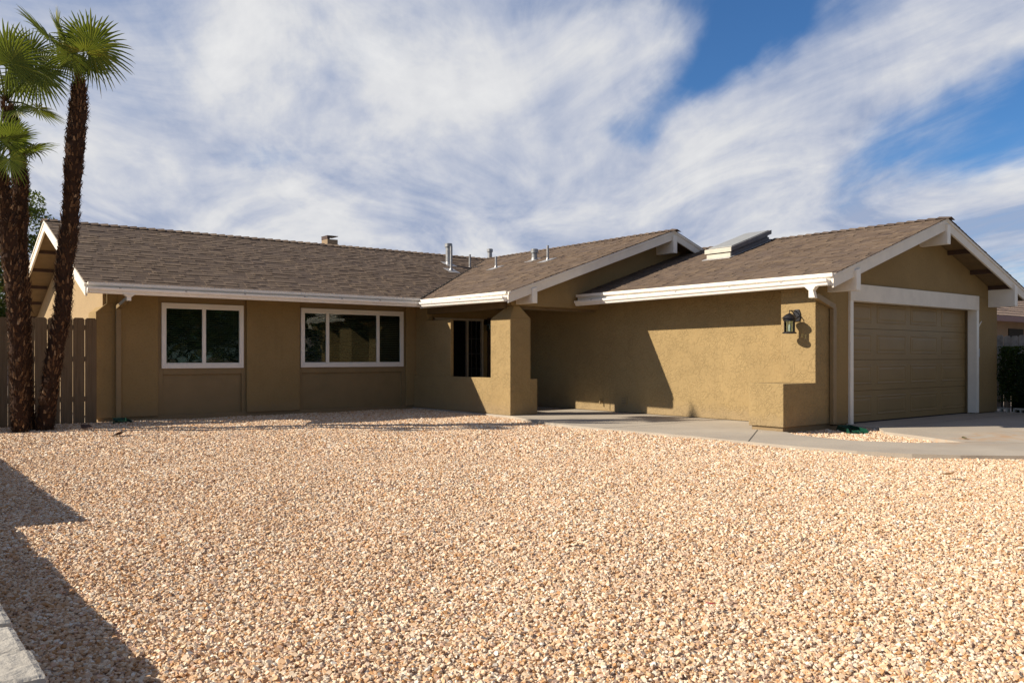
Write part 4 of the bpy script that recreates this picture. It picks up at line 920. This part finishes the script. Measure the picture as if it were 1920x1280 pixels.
# ================================================================== NEIGHBOURS
def nhouse(name, x0, x1, y0, y1, eave, ridge, label, wall_m, roof_m, trim, tiles=True, ax_='x'):
    t = thing(name, ((x0 + x1) / 2, (y0 + y1) / 2, 0), label, 'house')
    MB().box(x0 + .5, x1 - .5, y0 + .6, y1 - .6, -.05, eave).build('wall', wall_m, t)
    ym = (y0 + y1) / 2; r = MB()
    if tiles:
        rows = 16
        for sgn, ye in ((1, y0), (-1, y1)):
            for i in range(rows):
                f0, f1 = i / rows, (i + 1.15) / rows; a = ye + (ym - ye) * f0; b = ye + (ym - ye) * min(f1, 1); za = eave + (ridge - eave) * f0 + .045; zb = eave + (ridge - eave) * min(f1, 1) + .01
                x = x0
                while x < x1:
                    l = .33 * random.uniform(.95, 1.05); xe = min(x + l, x1); j = random.uniform(-.008, .008)
                    r.add([(x + .005, a, za + j), (xe - .005, a, za + j), (xe - .005, b, zb), (x + .005, b, zb), (x + .005, a, za - .04), (xe - .005, a, za - .04)], [(0, 1, 2, 3), (0, 1, 5, 4)], random.random()); x = xe
    r.prism([(x0, y0, eave - .05), (x0, ym, ridge - .05), (x0, y1, eave - .05)], (x1 - x0, 0, 0))
    ro = r.build('roof', roof_m, t)
    MB().box(x0, x1, y0 - .1, y0 - .01, eave - .17, eave + .0).build('fascia', trim, t)
    return t
nr = nhouse('neighbour_house', 27.0, 44, 11.6, 22.4, 2.45, 4.35, 'tan neighbouring house with tiled roof at the right edge', M['nwall'], M['nroof'], simple('maroon_fascia', (.16, .08, .07), .6))
b = MB(); b.box(31.2, 32.4, 12.17, 12.21, .9, 2.1); b.build('window', M['dark'], nr)
nl_ = nhouse('pale_house', 1.5, 9.5, 42, 52, 2.5, 4.0, 'pale distant house seen over the fence left of the palms', M['pinkwall'], simple('pale_shingle', (.55, .5, .45), .9), M['white'], False)
# across the street, behind the camera: seen only mirrored in the window panes
nb = nhouse('street_house', 20, 34, -16, -8, 2.6, 4.6, 'cream house across the street mirrored in the front windows', M['pinkwall'], simple('dark_shingle', (.12, .1, .09), .9), M['white'], False)
for k_, (tx, ty, lab) in enumerate([(11, -8, 'leafy tree across the street mirrored in the left front window'), (16, -9, 'second leafy tree across the street, nearer the cream house, seen mirrored')]):
    lum = [((tx + random.uniform(-3, 2.6), ty + random.uniform(-1.5, 1.5), random.uniform(.8, 5.4)), (1.6, 1.5, 1.3)) for k in range(17)]
    tree('street_tree', (tx, ty, 0), 5, lum, lab, 9000, .17, group='trees across the street')
# ================================================================== LITTER
def dead_leaf(name, loc, s, m, label, cat):
    mb = MB(); n = 8; pts = []
    for i in range(n):
        f = i / (n - 1); w_ = math.sin(f * math.pi) * .42 * s; z = .35 * s * (f - .5) ** 2 * 2 + .004
        pts.append(((f - .5) * s, -w_, z + .15 * w_)); pts.append(((f - .5) * s, 0, z)); pts.append(((f - .5) * s, w_, z + .25 * w_))
    fs = []
    for i in range(n - 1): fs += [(3 * i, 3 * i + 1, 3 * i + 4, 3 * i + 3), (3 * i + 1, 3 * i + 2, 3 * i + 5, 3 * i + 4)]
    mb.add(pts, fs); o = mb.build(name, m); o.location = loc; o.rotation_euler = (random.uniform(-.3, .3), random.uniform(-.3, .3), random.uniform(0, 6)); sd = o.modifiers.new('thickness', 'SOLIDIFY'); sd.thickness = .002; return tag(o, label, cat)
dead_leaf('dry_leaf', (3.46, 3.84, -.012), .07, M['rust'], 'curled brown leaf in the middle of the gravel', 'leaf')
dead_leaf('dry_leaf', (8.3, 3.77, -.004), .13, M['rust'], 'crumpled orange brown leaf on gravel at the right near the driveway', 'leaf')
dead_leaf('red_petal', (3.10, 2.48, -.008), .045, M['redleaf'], 'small red petal in the foreground gravel', 'petal')
dead_leaf('dry_leaf', (12.0, 5.25, .012), .09, simple('green_brown_leaf', (.08, .08, .03), .8), 'olive leaf on concrete at the tip of the gravel island', 'leaf')
dead_leaf('dry_leaf', (3.05, 13.2, -.01), .24, M['darkwood'], 'dark palm scrap on sunny gravel near the palms', 'leaf')
dead_leaf('dry_leaf', (2.92, 14.75, -.01), .22, M['darkwood'], 'long dark palm scrap in the shade near the fence', 'leaf')
dead_leaf('dry_leaf', (.28, 2.65, .345), .03, simple('yellow_leaf', (.6, .45, .1), .8), 'tiny yellow leaf lying on the block wall', 'leaf')
